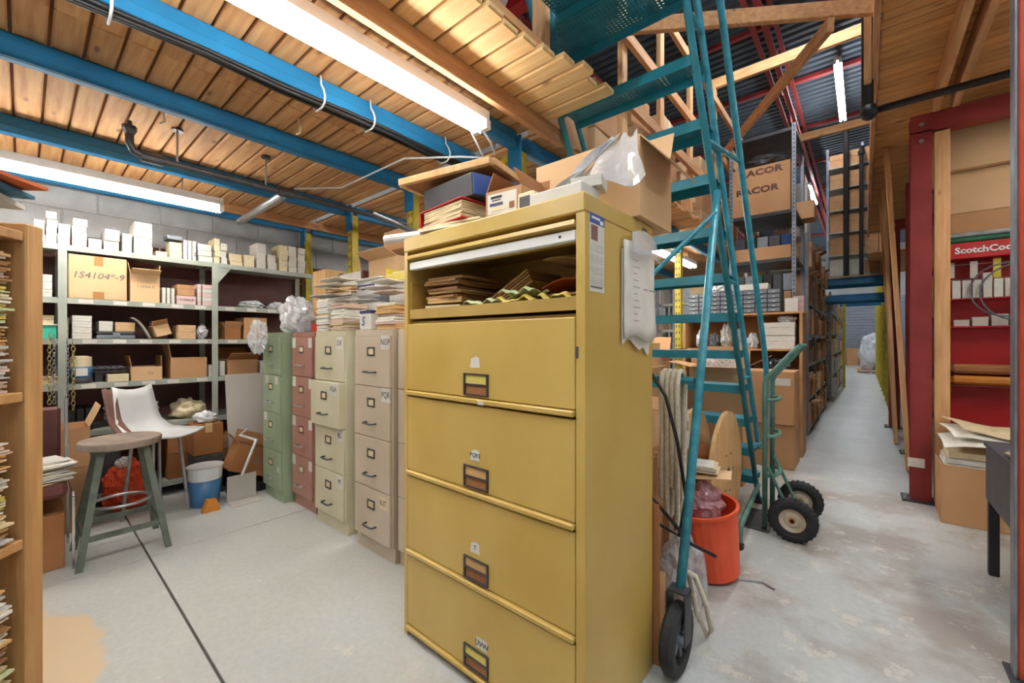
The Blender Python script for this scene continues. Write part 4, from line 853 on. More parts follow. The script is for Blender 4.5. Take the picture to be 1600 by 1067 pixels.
carton('upper brown carton balanced on the papers behind the cream cabinet', -2.66, 1.87, Z0+p4['_h']+.26, .24, .2, .15, mt='card')
ubox('white_box', 'white carton under the lettered tub', -2.62, 1.605, Z0, .3, .12, .195, 0, None, 'white_carton')
ubox('grey_plastic', 'grey carton lying between the white carton and the tub', -2.62, 1.605, Z0+.197, .28, .12, .03, 0, None, 'flat_carton')
t = T('plastic_tub', 'white plastic tub with a navy printed band on the heap', 'tub', (-2.61, 1.605, Z0+.229))
B().cbox(-.15, -.075, 0, .15, .075, .12, .02).build('tub', 'white_plastic', t); B().cbox(-.155, -.08, .12, .155, .08, .138, .01).build('lid', 'white_box', t); s_ = B().box(-.11, -.0765, .055, .1, -.075, .09).build('band', 'navy_band', t); marks(s_, 'y', [(-.065, .073, .07, .016, -.0766), (.015, .073, .05, .014, -.0766), (.07, .071, .04, .014, -.0766)], 'white_box')
t = carton('small white carton marked S at the front of the beige cabinet', -2.33, 1.42, Z0, .12, .13, .10, mt='white_box', tape=None, words=[('y', -.02, .05, .08, 'S', 'ink_blue', .2)], name='white_carton'); B().box(-.061, -.066, .1005, .061, .066, .118).build('dark_lid', 'navy_band', t)
p5 = stack('thick pile of folded papers on the beige cabinet', -2.12, 1.43, Z0, .2, .14, 11, .0125, .0, seed=35, jit=.008, rj=.05, mats=('paper', 'paper_pink', 'manila'))
for i, (x, a, m, z) in enumerate(((-2.34, .05, 'paper_grey', .022), (-2.10, -.05, 'paper_pink', .056), (-2.20, .1, 'paper', .09), (-2.14, -.12, 'paper', .124))):
    b = B(); b.sheet(lambda u, v: ((u-.5)*.24, (v-.5)*.15, .008*math.sin(u*3.5+1)+.03*(v-.5)**2+.05*(u-.5)*.25), 6, 4, .004); b.build('loose_sheet', m, None, ('grey sheet lying over the carton marked S', 'pinkish sheet lying on the beige cabinet pile', 'white sheet lying askew on the beige cabinet pile', 'white sheet topmost on the beige cabinet pile')[i], 'paper', loc=(x, 1.41, Z0+p5['_h']+z), rz=a)
ubox('white_box', 'white carton holding up the yellow tray', -2.28, 1.69, Z0, .3, .2, .32, 0, None, 'white_carton')
t = T('plastic_tray', 'yellow plastic file tray with folded sheets on the heap', 'tray', (-2.26, 1.68, Z0+.322))
b = B(); b.box(-.16, -.12, 0, .16, .12, .006); b.box(-.16, -.12, .006, -.154, .12, .09); b.box(-.154, .114, .006, .16, .12, .11); b.box(-.154, -.12, .006, .16, -.114, .05); b.build('tray', 'yellow_plastic', t)
stack('folded sheets lying in the yellow tray', -2.255, 1.68, Z0+.33, .27, .19, 6, .01, 0, seed=38, mats=('paper', 'green_sheet'), jit=.005, rj=.02)
ubox('white_box', 'white carton under the black handset', -1.94, 1.62, Z0, .22, .18, .22, 0, None, 'white_carton')
b = B(); b.tube([(-.12, -.03, .02), (-.1, -.04, .08), (-.04, -.05, .13), (.05, -.05, .13), (.11, -.04, .08), (.12, -.03, .02)], [.03, .022, .018, .018, .022, .03], 8); b.tube([(.1, 0, .02), (.02, .04, .05), (-.08, .02, .03), (-.1, -.06, .06), (.04, -.08, .02)], .01, 6); b.build('telephone_handset', 'black', None, 'black telephone handset with its cord on the heap by the yellow cabinet', 'handset', loc=(-1.93, 1.62, Z0+.236), smooth=True)
ubox('white_box', 'white carton on the hidden beige cabinet beside the yellow one', -1.68, 1.5, Z0, .2, .16, .12, 0, None, 'white_carton')
# leaning pale board behind
stick('timber_board', 'pale timber board leaning against the wall behind the filing cabinets', 'timber', (-3.75, 2.42, .03), (-4.42, 2.42, 2.45), .07, .025, 'plywood')

# ================================================================ YELLOW LATERAL CABINET
cx0, cx1, cy0, cy1, H = -1.505, -.62, 1.06, 1.565, 1.69
yc = T('lateral_cabinet', 'tall mustard-yellow lateral filing cabinet with an open top compartment', 'filing cabinet', ((cx0+cx1)/2, (cy0+cy1)/2, 0))
b = B(); b.box(cx0, cy0, .0, cx0+.022, cy1, H-.06); b.box(cx1-.03, cy0, 0, cx1, cy1, H-.06); b.box(cx0+.022, cy1-.01, 0, cx1-.03, cy1, H-.06); b.box(cx0+.022, cy0+.03, 1.27, cx1-.03, cy1-.01, 1.335); b.box(cx0+.022, cy0+.05, .0, cx1-.03, cy1-.01, .03); b.build('carcass', 'cab_yellow', yc, W=True)
b = B(); b.cbox(cx0-.002, cy0-.004, H-.06, cx1+.002, cy1+.002, H, .005); b.build('top_cap', 'cab_yellow', yc, W=True)
b = B(); b.obox(((cx0+cx1)/2-.004, cy0+.06, H-.098), (cx1-cx0-.056, .14, .014), Matrix.Rotation(-.18, 3, 'X')); o = b.build('flip_door', 'cab_yellow', yc, W=True)
o = B().cbox(cx0+.03, cy0+.004, 1.552, cx1-.034, cy0+.03, 1.585, .003).build('door_rail', 'white_enamel', yc, W=True); B().cyl((cx1-.09, cy0+.0035, 1.57), (cx1-.09, cy0+.006, 1.57), .005, 8).build('screw', 'ink', o, W=True)
b = B(); b.box(cx0+.027, cy0+.012, 1.345, cx1-.034, cy1-.03, 1.351); b.box(cx0+.027, cy0+.008, 1.345, cx1-.034, cy0+.014, 1.385); b.box(cx0+.027, cy0+.014, 1.351, cx0+.031, cy1-.03, 1.50); b.box(cx1-.038, cy0+.014, 1.351, cx1-.034, cy1-.03, 1.39); b.build('pull_out_tray', 'cab_yellow_in', yc, W=True)
bd = [1.328, 1.022, .686, .352, .028]; xm = (cx0+cx1)/2-.004
for k in range(4):
    z1, z0 = bd[k], bd[k+1]; dr = B().cbox(cx0+.024, cy0-.002, z0+.024, cx1-.033, cy0+.02, z1-.005, .003).build('drawer', 'cab_yellow', yc, W=True)
    B().cbox(cx0+.024, cy0-.014, z0+.003, cx1-.033, cy0+.02, z0+.022, .004).build('drawer_lip', 'cab_yellow', dr, W=True)
    zc = z0+.052+.02; b = B()
    for s in (-1, 1): b.box(xm+s*.058-.0035, cy0-.009, zc-.04, xm+s*.058+.0035, cy0-.002, zc+.04)
    for zz in (-.0375, .0, .0375): b.box(xm-.0545, cy0-.009, zc+zz-.0025, xm+.0545, cy0-.002, zc+zz+.0025)
    b.build('handle_frame', 'iron', dr, W=True); B().box(xm-.0545, cy0-.004, zc+.003, xm+.0545, cy0-.002, zc+.035).build('index_card', ('yellow_sheet', 'manila', 'manila', 'yellow_sheet')[k], dr, W=True); B().box(xm-.0545, cy0-.003, zc-.035, xm+.0545, cy0-.002, zc-.003).build('finger_recess', 'card_dark', dr, W=True)
    if k < 3: s_ = B().prism([(-.026, -.02), (.024, -.018), (.022, .016), (.004, .022), (-.02, .014)], 0, .0012, lambda a, c, e: (xm-.005+a, cy0-.002-e, zc+.08+c)).build('torn_label', 'white_box', dr, W=True)
    else: s_ = B().box(xm+.0, cy0-.0032, zc+.05, xm+.055, cy0-.002, zc+.088).build('torn_label', 'white_box', dr, W=True)
    tx = ('', 'PQRS', 'T', 'UVW')[k]
    if tx: text('lettering', tx, .022 if k < 3 else .028, 'ink', s_, (xm-.005+(.033 if k == 3 else 0)-yc.location.x, cy0-.0037-yc.location.y, zc+.08-(.012 if k == 3 else 0)), FRONT, ex=.0003)
B().box(xm+.02, cy0-.0155, 1.025, xm+.05, cy0-.014, 1.038).build('tape_scrap', 'white_box', yc, W=True)
B().cbox(cx1-.0005, cy1-.1, H-.034, cx1+.0035, cy1-.06, H-.022, .001).build('maker_plate', 'iron', yc, W=True)
B().box(cx1-.03, cy0-.0015, 1.20, cx1-.022, cy0, 1.235).build('latch', 'iron', yc, W=True)
# papers fixed to its side
t = T('wall_calendar', 'narrow printed calendar card stuck on the yellow cabinet side', 'calendar', (cx1+.0005, 1.13, 1.40))
B().box(0, -.045, 0, .0012, .045, .235).build('card', 'white_box', t); B().box(.0012, -.045, .205, .0018, .045, .235).build('header_band', 'blue_label', t); B().box(.0012, -.038, .155, .0018, .002, .2).build('group_picture', 'cloth_brown', t); marks(t, 'x', [(-.01, .222, .05, .007, .0018), (.026, .214, .02, .012, .0018)], 'white_enamel')
marks(t, 'x', [(-.029+c*.029, .143-r_*.034-q*.0065, .022, .0025, .0013) for r_ in range(4) for c in range(3) for q in range(4)], 'paper_grey', 'date_row'); marks(t, 'x', [(-.005, .014, .07, .005, .0013)], 'ink_grey')
t = T('paper_notes', 'sheaf of handwritten notes in a clear sleeve hanging on the yellow cabinet side', 'papers', (cx1+.002, 1.41, 1.26))
B().sheet(lambda u, v: (.012+.02*(1-v)*u+.006*math.sin(u*5), (u-.5)*.24, v*.33+.012*math.sin(u*7)*(1-v)), 8, 8, .004).build('front_sheet', 'paper', t, smooth=True)
B().sheet(lambda u, v: (.004+.01*u, (u-.5)*.25+.005, -.02+v*.32+.02*math.sin(u*9)*(1-v)), 8, 4, .003).build('back_sheet', 'paper', t)
B().prism([(.02, 0), (.11, 0), (.1, -.05), (.09, -.06), (.08, -.055), (.05, -.03)], .004, .007, lambda a, c, e: (e, a, c)).build('torn_corner', 'paper', t); B().sheet(lambda u, v: (.032+.02*(1-v)*u, (u-.5)*.2, .27+v*.085+.02*math.sin(u*PI)), 6, 2, .002).build('sleeve', 'clear_bag', t, smooth=True)
for r_ in range(11): text('writing', '~~~~'[:2+r_ % 3], .024, 'ink_grey', t, (.036+.0018*r_*.2, -.088+.004*(r_ % 3), .285-r_*.0225), SIDE, ex=.0002)
text('writing', '~~ ~~~', .03, 'ink', t, (.04, .02, .17), SIDE, ex=.0002)
# folders inside the open compartment
zi = 1.352
def folder_pile(label, x, y, z, w, d, n, th, rz, seed, mats): return stack(label, x, y, z, w, d, n, th, rz, mats=mats, seed=seed, jit=.016, rj=.12, name='folder_pile', cat='folders', curl=.006)
folder_pile('pile of worn brown folders at the inner end of the open compartment', -1.34, 1.27, zi+.03, .19, .3, 15, .0085, .08, 41, ('manila', 'manila_dark', 'paper_cream', 'manila_dark'))
b = B(); b.sheet(lambda u, v: ((u-.5)*.2, (v-.5)*.28, .004+.012*u*u), 4, 2, .004); b.build('manila_envelope', 'manila', None, 'cream envelope lying under the folder pile at the tray lip', 'envelope', loc=(-1.36, 1.235, zi), rz=.03)
for i in range(5):
    b = B(); b.obox((0, 0, 0), (.26, .24, .008), Matrix.Rotation(-.48, 3, 'Y')); b.build('leaning_folder', ('manila', 'manila_dark')[i % 2], None, ('lowest', 'second', 'middle', 'fourth', 'topmost')[i]+' of the brown folders leaning across the open compartment', 'folder', loc=(-1.06-.46*.0125*i, 1.35, zi+.066+.887*.0125*i), rz=0)
folder_pile('thin stack of brown papers at the right of the open compartment', -.795, 1.34, zi+.02, .23, .2, 6, .007, .0, 43, ('manila_dark', 'paper_pink', 'manila'))
b = B(); b.sheet(lambda u, v: ((u-.5)*.2, (v-.5)*.2, .03*math.sin(u*3)), 4, 2, .004); b.build('orange_folder', 'orange_sheet', None, 'orange folder on the leaning brown folders', 'folder', loc=(-.80, 1.33, zi+.092), rz=0)
b = B(); b.sheet(lambda u, v: ((u-.5)*.22, (v-.5)*.22, .05-.09*(u-.2)*(u-.2)+.006*math.sin(v*6)), 5, 3, .004); b.build('large_envelope', 'manila', None, 'large buff envelope topmost in the open compartment', 'envelope', loc=(-.785, 1.34, zi+.15), rz=0)
for i in range(4):
    ww = (.15, .16, .12, .14)[i]; b = B(); b.sheet(lambda u, v: ((u-.5)*ww, (v-.5)*.12, .034+.007*math.sin(u*9+i % 3)+.008*math.sin(v*7)+.005*math.sin(u*17+v*5)), 12, 7, .003); b.build('crumpled_sheet', ('green_sheet', 'yellow_sheet', 'yellow_sheet', 'green_sheet')[i], None, ('pale green crumpled sheet at the tray lip', 'yellow crumpled sheet near the tray middle', 'yellow crumpled sheet at the right of the tray lip', 'pale green sheet lying on the yellow ones')[i], 'paper', loc=((-1.09, -.92, -.75, -.92)[i], (1.145, 1.145, 1.145, 1.15)[i], zi+(.006, .006, .006, .034)[i]))
# --- things on top of the yellow cabinet
ZT = H+.001
t = T('ring_binder', 'red binder bulging with papers under the black file box', 'binder', (-1.30, 1.22, ZT+.032), -.1); 
for z in (0, .075): B().cbox(-.14, -.13, z, .15, .13, z+.005, .001).build('cover', 'red_plastic', t)
B().cbox(-.147, -.13, 0, -.141, .13, .08, .001).build('spine', 'red_plastic', t); stack_b = B()
for i in range(10): stack_b.obox((.01, -.004, .009+i*.0066), (.26, .24, .005), Matrix.Rotation(R.uniform(-.03, .03), 3, 'Z'))
stack_b.build('pages', 'paper_cream', t, kind='stuff')
stack('papers lying under the red binder', -1.27, 1.21, ZT, .3, .28, 4, .0068, .12, seed=51, jit=.015, rj=.1, mats=('paper_cream', 'paper'))
t = T('file_box', 'black file box with a blue end, tilted on the red binder', 'file box', (-1.28, 1.25, ZT+.136), -.06); 
B().cbox(-.17, -.13, 0, .15, .13, .085, .003).build('case', 'charcoal', t); B().cbox(.1505, -.128, .002, .158, .128, .083, .002).build('blue_end', 'blue_label', t); B().box(-.14, -.1, .0852, .12, .1, .089).build('paper_on_top', 'paper_grey', t); t.rotation_euler = (.1, .02, -.06)
t = T('picture_board', 'flat pale wooden frame lying on the black file box', 'frame', (-1.35, 1.31, ZT+.252), .25); B().cbox(-.23, -.19, 0, .2, .19, .012, .002).build('panel', 'card_dark', t)
for s in (-1, 1): B().cbox(-.24, s*.2-.012, -.004, .21, s*.2+.012, .024, .002).build('moulding', 'plywood', t); B().cbox(-.015+s*.225-.012, -.187, -.004, -.015+s*.225+.012, .187, .024, .002).build('moulding', 'plywood', t)
t.rotation_euler = (.05, -.03, .25)
t = carton('brown carton with a printed white label, flaps gaping, on the cabinet top', -1.02, 1.24, ZT, .16, .2, .12, rz=.1, mt='card', inn='card_dark', opn=(-25, -25, None, 8), lab=[('y', -.005, .07, .13, .075, 'white_box')]); marks(t, 'y', [(-.03, .094, .05, .009, -.1018), (-.03, .083, .04, .003, -.1018)], 'ink'); marks(t, 'y', [(-.03, .068, .06, .01, -.1018)], 'navy_band'); marks(t, 'y', [(-.02, .05, .07, .012, -.1018)], 'cream_box'); marks(t, 'y', [(.04, .055, .022, .024, -.1018)], 'card_dark')
t = carton('small cream carton with a dark picture beside the labelled carton', -.89, 1.17, ZT, .07, .1, .075, mt='cream_box', tape=None, name='small_box'); B().box(-.025, -.0515, .008, .02, -.05, .06).build('picture', 'charcoal', t)
carton('long white carton under the clear plastic on the cabinet top', -.745, 1.14, ZT, .2, .11, .045, mt='white_box', tape=None, name='white_carton')
t = carton('very large pale carton resting across the back of the cabinet top', -.82, 1.545, ZT, .45, .31, .285, rz=0, mt='card_pale', tape='y', inn='card_pale', opn=(None, 138, None, 20)); marks(t, 'y', [(-.09, .155, .07, .016, -.1555), (-.08, .138, .09, .003, -.1555), (-.1, .124, .07, .003, -.1555), (-.1, .11, .08, .004, -.1555), (-.11, .098, .06, .003, -.1555), (-.12, .08, .03, .012, -.1555)], 'ink')
t = T('plastic_sheet', 'clear plastic sheeting draped down the large pale carton', 'plastic', (-.72, 1.32, ZT+.084))
B().sheet(lambda u, v: ((u-.5)*(.34-.24*v)+.06*v+.02, .03*math.sin(u*9+v*3)*(1-v)-.05*(1-v)+.035*v, .19*v+.014*math.sin(u*13+v*7)), 14, 10, .002).build('sheet', 'clear_bag', t)
B().sheet(lambda u, v: ((u-.5)*.05+.05-.22*(1-v), .02*math.sin(u*9+v*3)-.06*(1-v)+.03*v, .19*v+.01*math.sin(u*13+v*7)), 4, 8, .003).build('folded_edge', 'plastic_bag', t)
for i, m in enumerate(('white_box', 'white_box')): ubox(m, ('white carton', 'second white carton')[i]+' on the right rear corner of the cabinet top', -.68, 1.19, ZT+.047, .1, .09, .034, .3, None, 'white_carton') if i == 0 else None
for i, (p, q, r_) in enumerate((((-1.62, .98, 1.80), (-1.49, 1.2, 1.712), .012), ((-1.66, 1.07, 1.714), (-1.455, 1.12, 1.712), .02))):
    o = B().tube([Vector(p), Vector(q)], r_, 12).build('metal_tube', ('iron', 'white_enamel')[i], None, ('dark metal tube sticking up past the red binder', 'white metal tube poking out over the cabinet corner')[i], 'tube', smooth=False)
ubox('white_box', 'white printed carton on the left corner of the cabinet top', -1.47, 1.34, ZT, .06, .2, .07, 0, None, 'white_carton')
#PART5
# ================================================================ BLUE ROLLING LADDER
ld = T('rolling_ladder', 'tall teal steel rolling step ladder beside the yellow cabinet', 'ladder', (-1.0, 2.7, 0))
XR, XL = -.625, -1.405
def yA(z): return 3.72-.617*z
for x in (XR, XL):
    B().tube([(x, yA(.03), .03), (x, yA(3.0), 3.0), (x, 1.72, 3.3), (x, 1.6, 3.9)], .0185, 10).build('stringer', 'teal_steel', ld, W=True, smooth=True)
    B().tube([(x, 3.98-.63*.42, .42), (x, 3.98-.63*.5, .5), (x, 3.98-.63*3.0, 3.0), (x, 2.0, 3.3), (x, 1.9, 3.9)], .0175, 10).build('guard_rail', 'teal_light', ld, W=True, smooth=True)
    for z in (.46, 1.0, 1.62, 2.3, 2.8): B().cyl((x, yA(z), z), (x, 3.98-.63*z, z), .012, 8).build('rail_tie', 'teal_light', ld, W=True)
    s = 1 if x == XR else -1; xc = x+s*.075
    B().tube([(xc, 3.50, .12), (xc, 3.53, .6), (xc, 3.55, 1.05), (xc, 3.50, 1.16), (xc, 2.26, 2.97), (xc, 1.85, 3.6)], .0175, 10).build('handrail', 'teal_light', ld, W=True, smooth=True)
    for z in (.5, 2.3): B().tube([(x, yA(z), z), (xc, (3.52 if z < 1 else 2.72), z)], .012, 8).build('handrail_bracket', 'teal_light', ld, W=True)
    # rear leg, base bar and wheel
    xb = x+s*.085; yw = 1.60 if s > 0 else 1.73; B().tube([(x+s*.02, 2.43, 2.06), (xb, yw+.04, .28)], .0185, 10).build('rear_leg', 'teal_light', ld, W=True, smooth=True)
    B().tube([(x+s*.05, 2.80, .03), (x+s*.05, 2.84, .12), (x+s*.02, 3.58, .17)], .017, 8).build('base_bar', 'truck_green', ld, W=True, smooth=True); B().cbox(x+s*.05-.025, 2.775, 0, x+s*.05+.025, 2.825, .03, .005).build('rubber_foot', 'black_rubber', ld, W=True)
    w_ = T('wheel', None, None, (0, 0, 0)); w_.parent = ld; w_.location = (xb-ld.location.x, yw-ld.location.y, .1285); w_.rotation_euler = (0, 0, .0)
    del w_['_o']
    B().lathe([(.082, -.024), (.118, -.026), (.128, -.014), (.128, .014), (.118, .026), (.082, .024)], (0, 0, 0), 'x', 24, True).build('tyre', 'black_rubber', w_)
    for q in range(5):
        a = q*2*PI/5; B().obox((0, math.cos(a)*.05, math.sin(a)*.05), (.02, .075, .02), Matrix.Rotation(a, 3, 'X')).build('spoke', 'grey_plastic', w_)
    B().lathe([(.022, -.03), (.022, .03)], (0, 0, 0), 'x', 12).build('hub', 'grey_plastic', w_)
    b = B(); b.box(xb-.036, yw-.015, .11, xb-.031, yw+.06, .3); b.box(xb+.031, yw-.015, .11, xb+.036, yw+.06, .3); b.box(xb-.036, yw, .295, xb+.036, yw+.06, .302); b.build('wheel_fork', 'dark_steel', ld, W=True)
    B().cbox(x-.03, 3.66, 0, x+.03, 3.76, .03, .006).build('rubber_foot', 'black_rubber', ld, W=True)
def tread(z, y0, d, XL=XL):
    t = B().box(-(XR-XL)/2+.004, 0, -.003, (XR-XL)/2-.004, d, 0).build('tread', 'teal_perf', ld, loc=((XR+XL)/2-ld.location.x, y0-ld.location.y, z))
    b = B(); b.box(-(XR-XL)/2+.004, -.004, -.055, (XR-XL)/2-.004, 0, .0); b.build('back_flange', 'teal_steel', t); b = B(); b.box(-(XR-XL)/2+.004, d, -.05, (XR-XL)/2-.004, d+.004, 0); b.build('front_flange', 'teal_steel', t)
for z in (2.65, 2.40, 2.16, 1.91, 1.66, 1.43, 1.19, .95, .70, .46, .22): tread(z, yA(z)+.02, .18)
tread(2.90, 1.42, .32, -1.19); tread(2.90, 1.75, .30)
B().tube([(XR+.03, 2.36, 1.93), (XL-.03, 1.95, 1.0)], .013, 8).build('cross_brace', 'teal_light', ld, W=True); B().tube([(XL-.03, 2.36, 1.93), (XR+.03, 1.95, 1.0)], .013, 8).build('cross_brace', 'teal_light', ld, W=True) if False else None
B().tube([(XL-.04, 1.98, 1.07), (XR+.035, 1.98, 1.07)], .017, 8).build('rear_crossbar', 'teal_steel', ld, W=True)
# rope and black cable hanging on the ladder
t = T('rope_coil', 'cream rope looped over the ladder crossbar', 'rope', (-.68, 1.98, .8))
for k in range(4):
    x = -.725+k*.024; lz = (.52, .44, .58, .40)[k]; B().tube([(x, 1.944, lz), (x+.002, 1.942, .8), (x, 1.940, 1.05), (x+.002, 1.955, 1.105), (x+.004, 1.98, 1.112), (x+.006, 2.005, 1.105), (x+.008, 2.02, 1.05), (x+.008, 2.016, .8), (x+.006, 2.0, lz), (x+.005, 1.975, lz-.02)], .013, 7, closed=True).build('loop', 'rope', t, W=True, smooth=True)
b = B(); b.tube([(-.84, 1.96, 1.10), (-.77, 1.93, 1.10), (-.69, 1.90, 1.0), (-.63, 1.88, .8), (-.60, 1.90, .56), (-.63, 1.90, .38), (-.71, 1.87, .42), (-.74, 1.80, .58), (-.68, 1.84, .50), (-.58, 1.90, .36), (-.50, 1.98, .30)], .008, 7); b.build('black_cable', 'black', None, 'black cable looped down the rear of the ladder', 'cable', smooth=True)
b = B(); b.tube([(-.56, 1.72, .33), (-.52, 1.76, .30), (-.49, 1.8, .18), (-.48, 1.84, .06), (-.5, 1.86, .012), (-.53, 1.83, .1), (-.55, 1.77, .3)], .011, 7); b.build('rope_end', 'rope', None, 'cream rope end hanging to the floor behind the ladder wheel', 'rope', smooth=True)

# ================================================================ CLUTTER UNDER AND BEHIND THE LADDER
for i, (w_, h_, y) in enumerate(((.34, .62, 1.582), (.36, .36, 1.592))):
    b = B(); b.box(-w_/2, 0, 0, w_/2, .006, h_); b.build('cardboard_sheet', ('card_dark', 'card')[i], None, ('tall', 'short')[i]+' cardboard sheet leaning on the back of the yellow cabinet', 'cardboard', loc=(-.77+.01*i, y, .0005), rz=0)
carton('brown carton at the bottom of the pile behind the cabinet', -1.05, 1.97, 0.001, .5, .38, .5, mt='card')
carton('flattened brown carton in the middle of the pile behind the cabinet', -1.02, 2.02, .503, .5, .34, .2, rz=.03, mt='card')
carton('open brown carton topmost of the pile behind the cabinet', -1.02, 2.06, .705, .4, .3, .18, rz=-.04, mt='card_pale', inn='card', opn=(30, None, None, 70))
carton('long brown carton lying on the far side of the ladder pile', -1.13, 2.50, .001, .4, .25, .6, mt='card')
t = carton('black and white printed carton on the ladder pile', -.97, 2.51, .602, .34, .2, .2, rz=.1, mt='white_box', tape=None, name='printed_carton', lab=[('y', 0, .05, .3, .1, 'charcoal'), ('y', -.06, .14, .05, .06, 'ink_grey'), ('x', .04, .14, .06, .06, 'ink_grey')])
carton('open brown carton with upright flaps beyond the printed carton', -1.02, 4.2, .001, .46, .42, .82, mt='card')
carton('wide open carton spilling plastic beyond the ladder', -1.02, 4.2, .823, .46, .4, .2, rz=.1, mt='card_pale', inn='card', opn=(80, 60, 88, 20)); bag('clear plastic spilling from the wide open carton', -1.02, 4.2, .84, .17, .14, .17, 'clear_bag', 51)
# flaps and brown paper
b = B(); b.sheet(lambda u, v: ((u-.5)*.26, (v-.5)*.2, .03*(u-.5)+.01*math.sin(v*5)), 4, 5, .005); b.build('torn_cardboard', 'card_pale', None, 'pale torn cardboard flap lying over the orange bin', 'cardboard', loc=(-.66, 2.40, .53), rz=.2)
stack('cream paper bundle resting on the torn cardboard', -.66, 2.40, .556, .12, .16, 5, .008, .2, seed=71, mats=('paper', 'paper_cream'))
# cable reel
t = T('cable_reel', 'big plywood cable reel standing under the ladder', 'reel', (-.70, 2.98, 0)); B().lathe([(.39, 0), (.395, .003), (.395, .022), (.39, .025)], (.0, 0, .396), 'x', 40).build('flange', 'plywood', t); B().lathe([(.16, -.18), (.16, 0)], (0, 0, .396), 'x', 24).build('drum', 'card_dark', t); B().lathe([(.39, -.205), (.395, -.202), (.395, -.184), (.39, -.181)], (0, 0, .396), 'x', 40).build('flange', 'plywood', t)
B().lathe([(.03, .0251), (.03, .0265)], (0, 0, .396), 'x', 16).build('axle_hole', 'ink', t)
for a in range(6): B().lathe([(.006, .0251), (.006, .029)], (0, .13*math.cos(a), .396+.13*math.sin(a)), 'x', 6).build('bolt', 'iron', t)
# orange bin, pink bag, wrapping
t = T('orange_bin', 'orange plastic bin lying tilted beside the cable reel', 'bin', (-.66, 2.36, .001)); B().lathe([(.13, 0), (.14, .004), (.17, .34), (.18, .345), (.18, .36), (.165, .36), (.13, .02)], (0, 0, .0), n=28).build('bin', 'orange_plastic', t); t.rotation_euler = (.12, -.1, 0); t.location = (-.63, 2.41, .02)
bag('pink wrapped bundle in the orange bin', -.655, 2.385, .30, .09, .09, .11, 'pink_bag', 61, .3, name='wrapped_bundle', cat='bundle')
bag('clear plastic bag of scrap beside the ladder wheel', -.655, 2.02, .001, .10, .115, .19, 'clear_bag', 62, .35); bag('brown paper scraps inside the clear plastic bag by the wheel', -.655, 2.02, .03, .045, .06, .055, 'card_dark', 63, .3, name='paper_scraps', cat='paper'); bag('pink plastic in the clear bag by the wheel', -.655, 2.02, .14, .04, .05, .05, 'pink_bag', 66, .3, name='plastic_scraps', cat='plastic')
b = B(); b.tube([(0, 0, .006), (.1, .05, .006), (.16, .02, .006)], .005, 6); b.build('wire_scrap', 'galv', None, 'bent wire scrap lying on the floor by the orange bin', 'wire', loc=(-.50, 2.42, .001))
# hand truck
ht = T('hand_truck', 'green hand truck with pneumatic tyres standing beside the ladder', 'hand truck', (-.50, 3.33, 0))
for s in (-1, 1):
    B().tube([(0, s*.15, .02), (0, s*.15, .97), (.015, s*.15, 1.01), (.17, s*.15, 1.20), (.19, s*.15, 1.22)], .016, 10).build('side_rail', 'truck_green', ht, smooth=True)
    B().tube([(0, s*.15, .46), (.14, s*.135, .14)], .01, 8).build('axle_strut', 'truck_green', ht)
    w_ = bpy.data.objects.new('wheel', None); COL.objects.link(w_); w_.parent = ht; w_.location = (.16, s*.21, .132)
    B().lathe([(.072, -.03), (.10, -.038), (.122, -.032), (.132, -.014), (.132, .014), (.122, .032), (.10, .038), (.072, .03)], (0, 0, 0), 'y', 30, True).build('tyre', 'black_rubber', w_, smooth=False)
    B().lathe([(.03, -.024), (.05, -.012), (.072, -.022), (.072, .022), (.05, .012), (.03, .024)], (0, 0, 0), 'y', 20).build('rim', 'hub_cream', w_); B().lathe([(.018, -.03), (.02, .03)], (0, 0, 0), 'y', 10).build('hub_cap', 'card_dark', w_)
    b = B()
    for q in range(26):
        a = q*2*PI/26; B_c = (math.cos(a)*.1315, 0, math.sin(a)*.1315); b.obox(B_c, (.006, .05, .012), Matrix.Rotation(-a, 3, 'Y'))
    b.build('tread_blocks', 'black_rubber', w_, kind='stuff')
    B().prism([(.12, .2), (.25, .24), (.27, .22), (.13, .17)], s*.17, s*.25, lambda a, c, e: (a, e, c+.06)).build('mudguard', 'truck_green', ht) if False else None
B().cyl((.16, -.24, .132), (.16, .24, .132), .01, 8).build('axle', 'iron', ht); B().cyl((.19, -.15, 1.22), (.19, .15, 1.22), .016, 8).build('grip', 'truck_green', ht)
for z in (.36, .62, .86): B().tube([(.0, -.15, z), (.05, -.1, z), (.065, 0, z), (.05, .1, z), (.0, .15, z)], .012, 6).build('curved_crossbar', 'truck_green', ht, smooth=True)
B().cbox(-.15, -.19, .004, .03, .19, .012, .002).build('toe_plate', 'iron', ht)
# big cartons before the timber bookcase
carton('large brown carton at the bottom beside the timber bookcase', -.76, 5.03, .001, .5, .42, .43, mt='card')
carton('large brown carton marked AE with a white label beside the timber bookcase', -.76, 5.02, .434, .5, .44, .52, mt='card', words=[('y', -.17, .43, .09, 'AE', 'ink_grey', .2)], lab=[('y', .15, .42, .14, .07, 'white_box')])
carton('open brown carton on the floor behind the cable reel', -1.9, 4.5, .001, .5, .44, .9, mt='card'); carton('flat open carton on the tall carton behind the ladder', -1.9, 4.5, .903, .46, .44, .2, mt='card_pale', inn='card', opn=(40, 70, 80, 20))
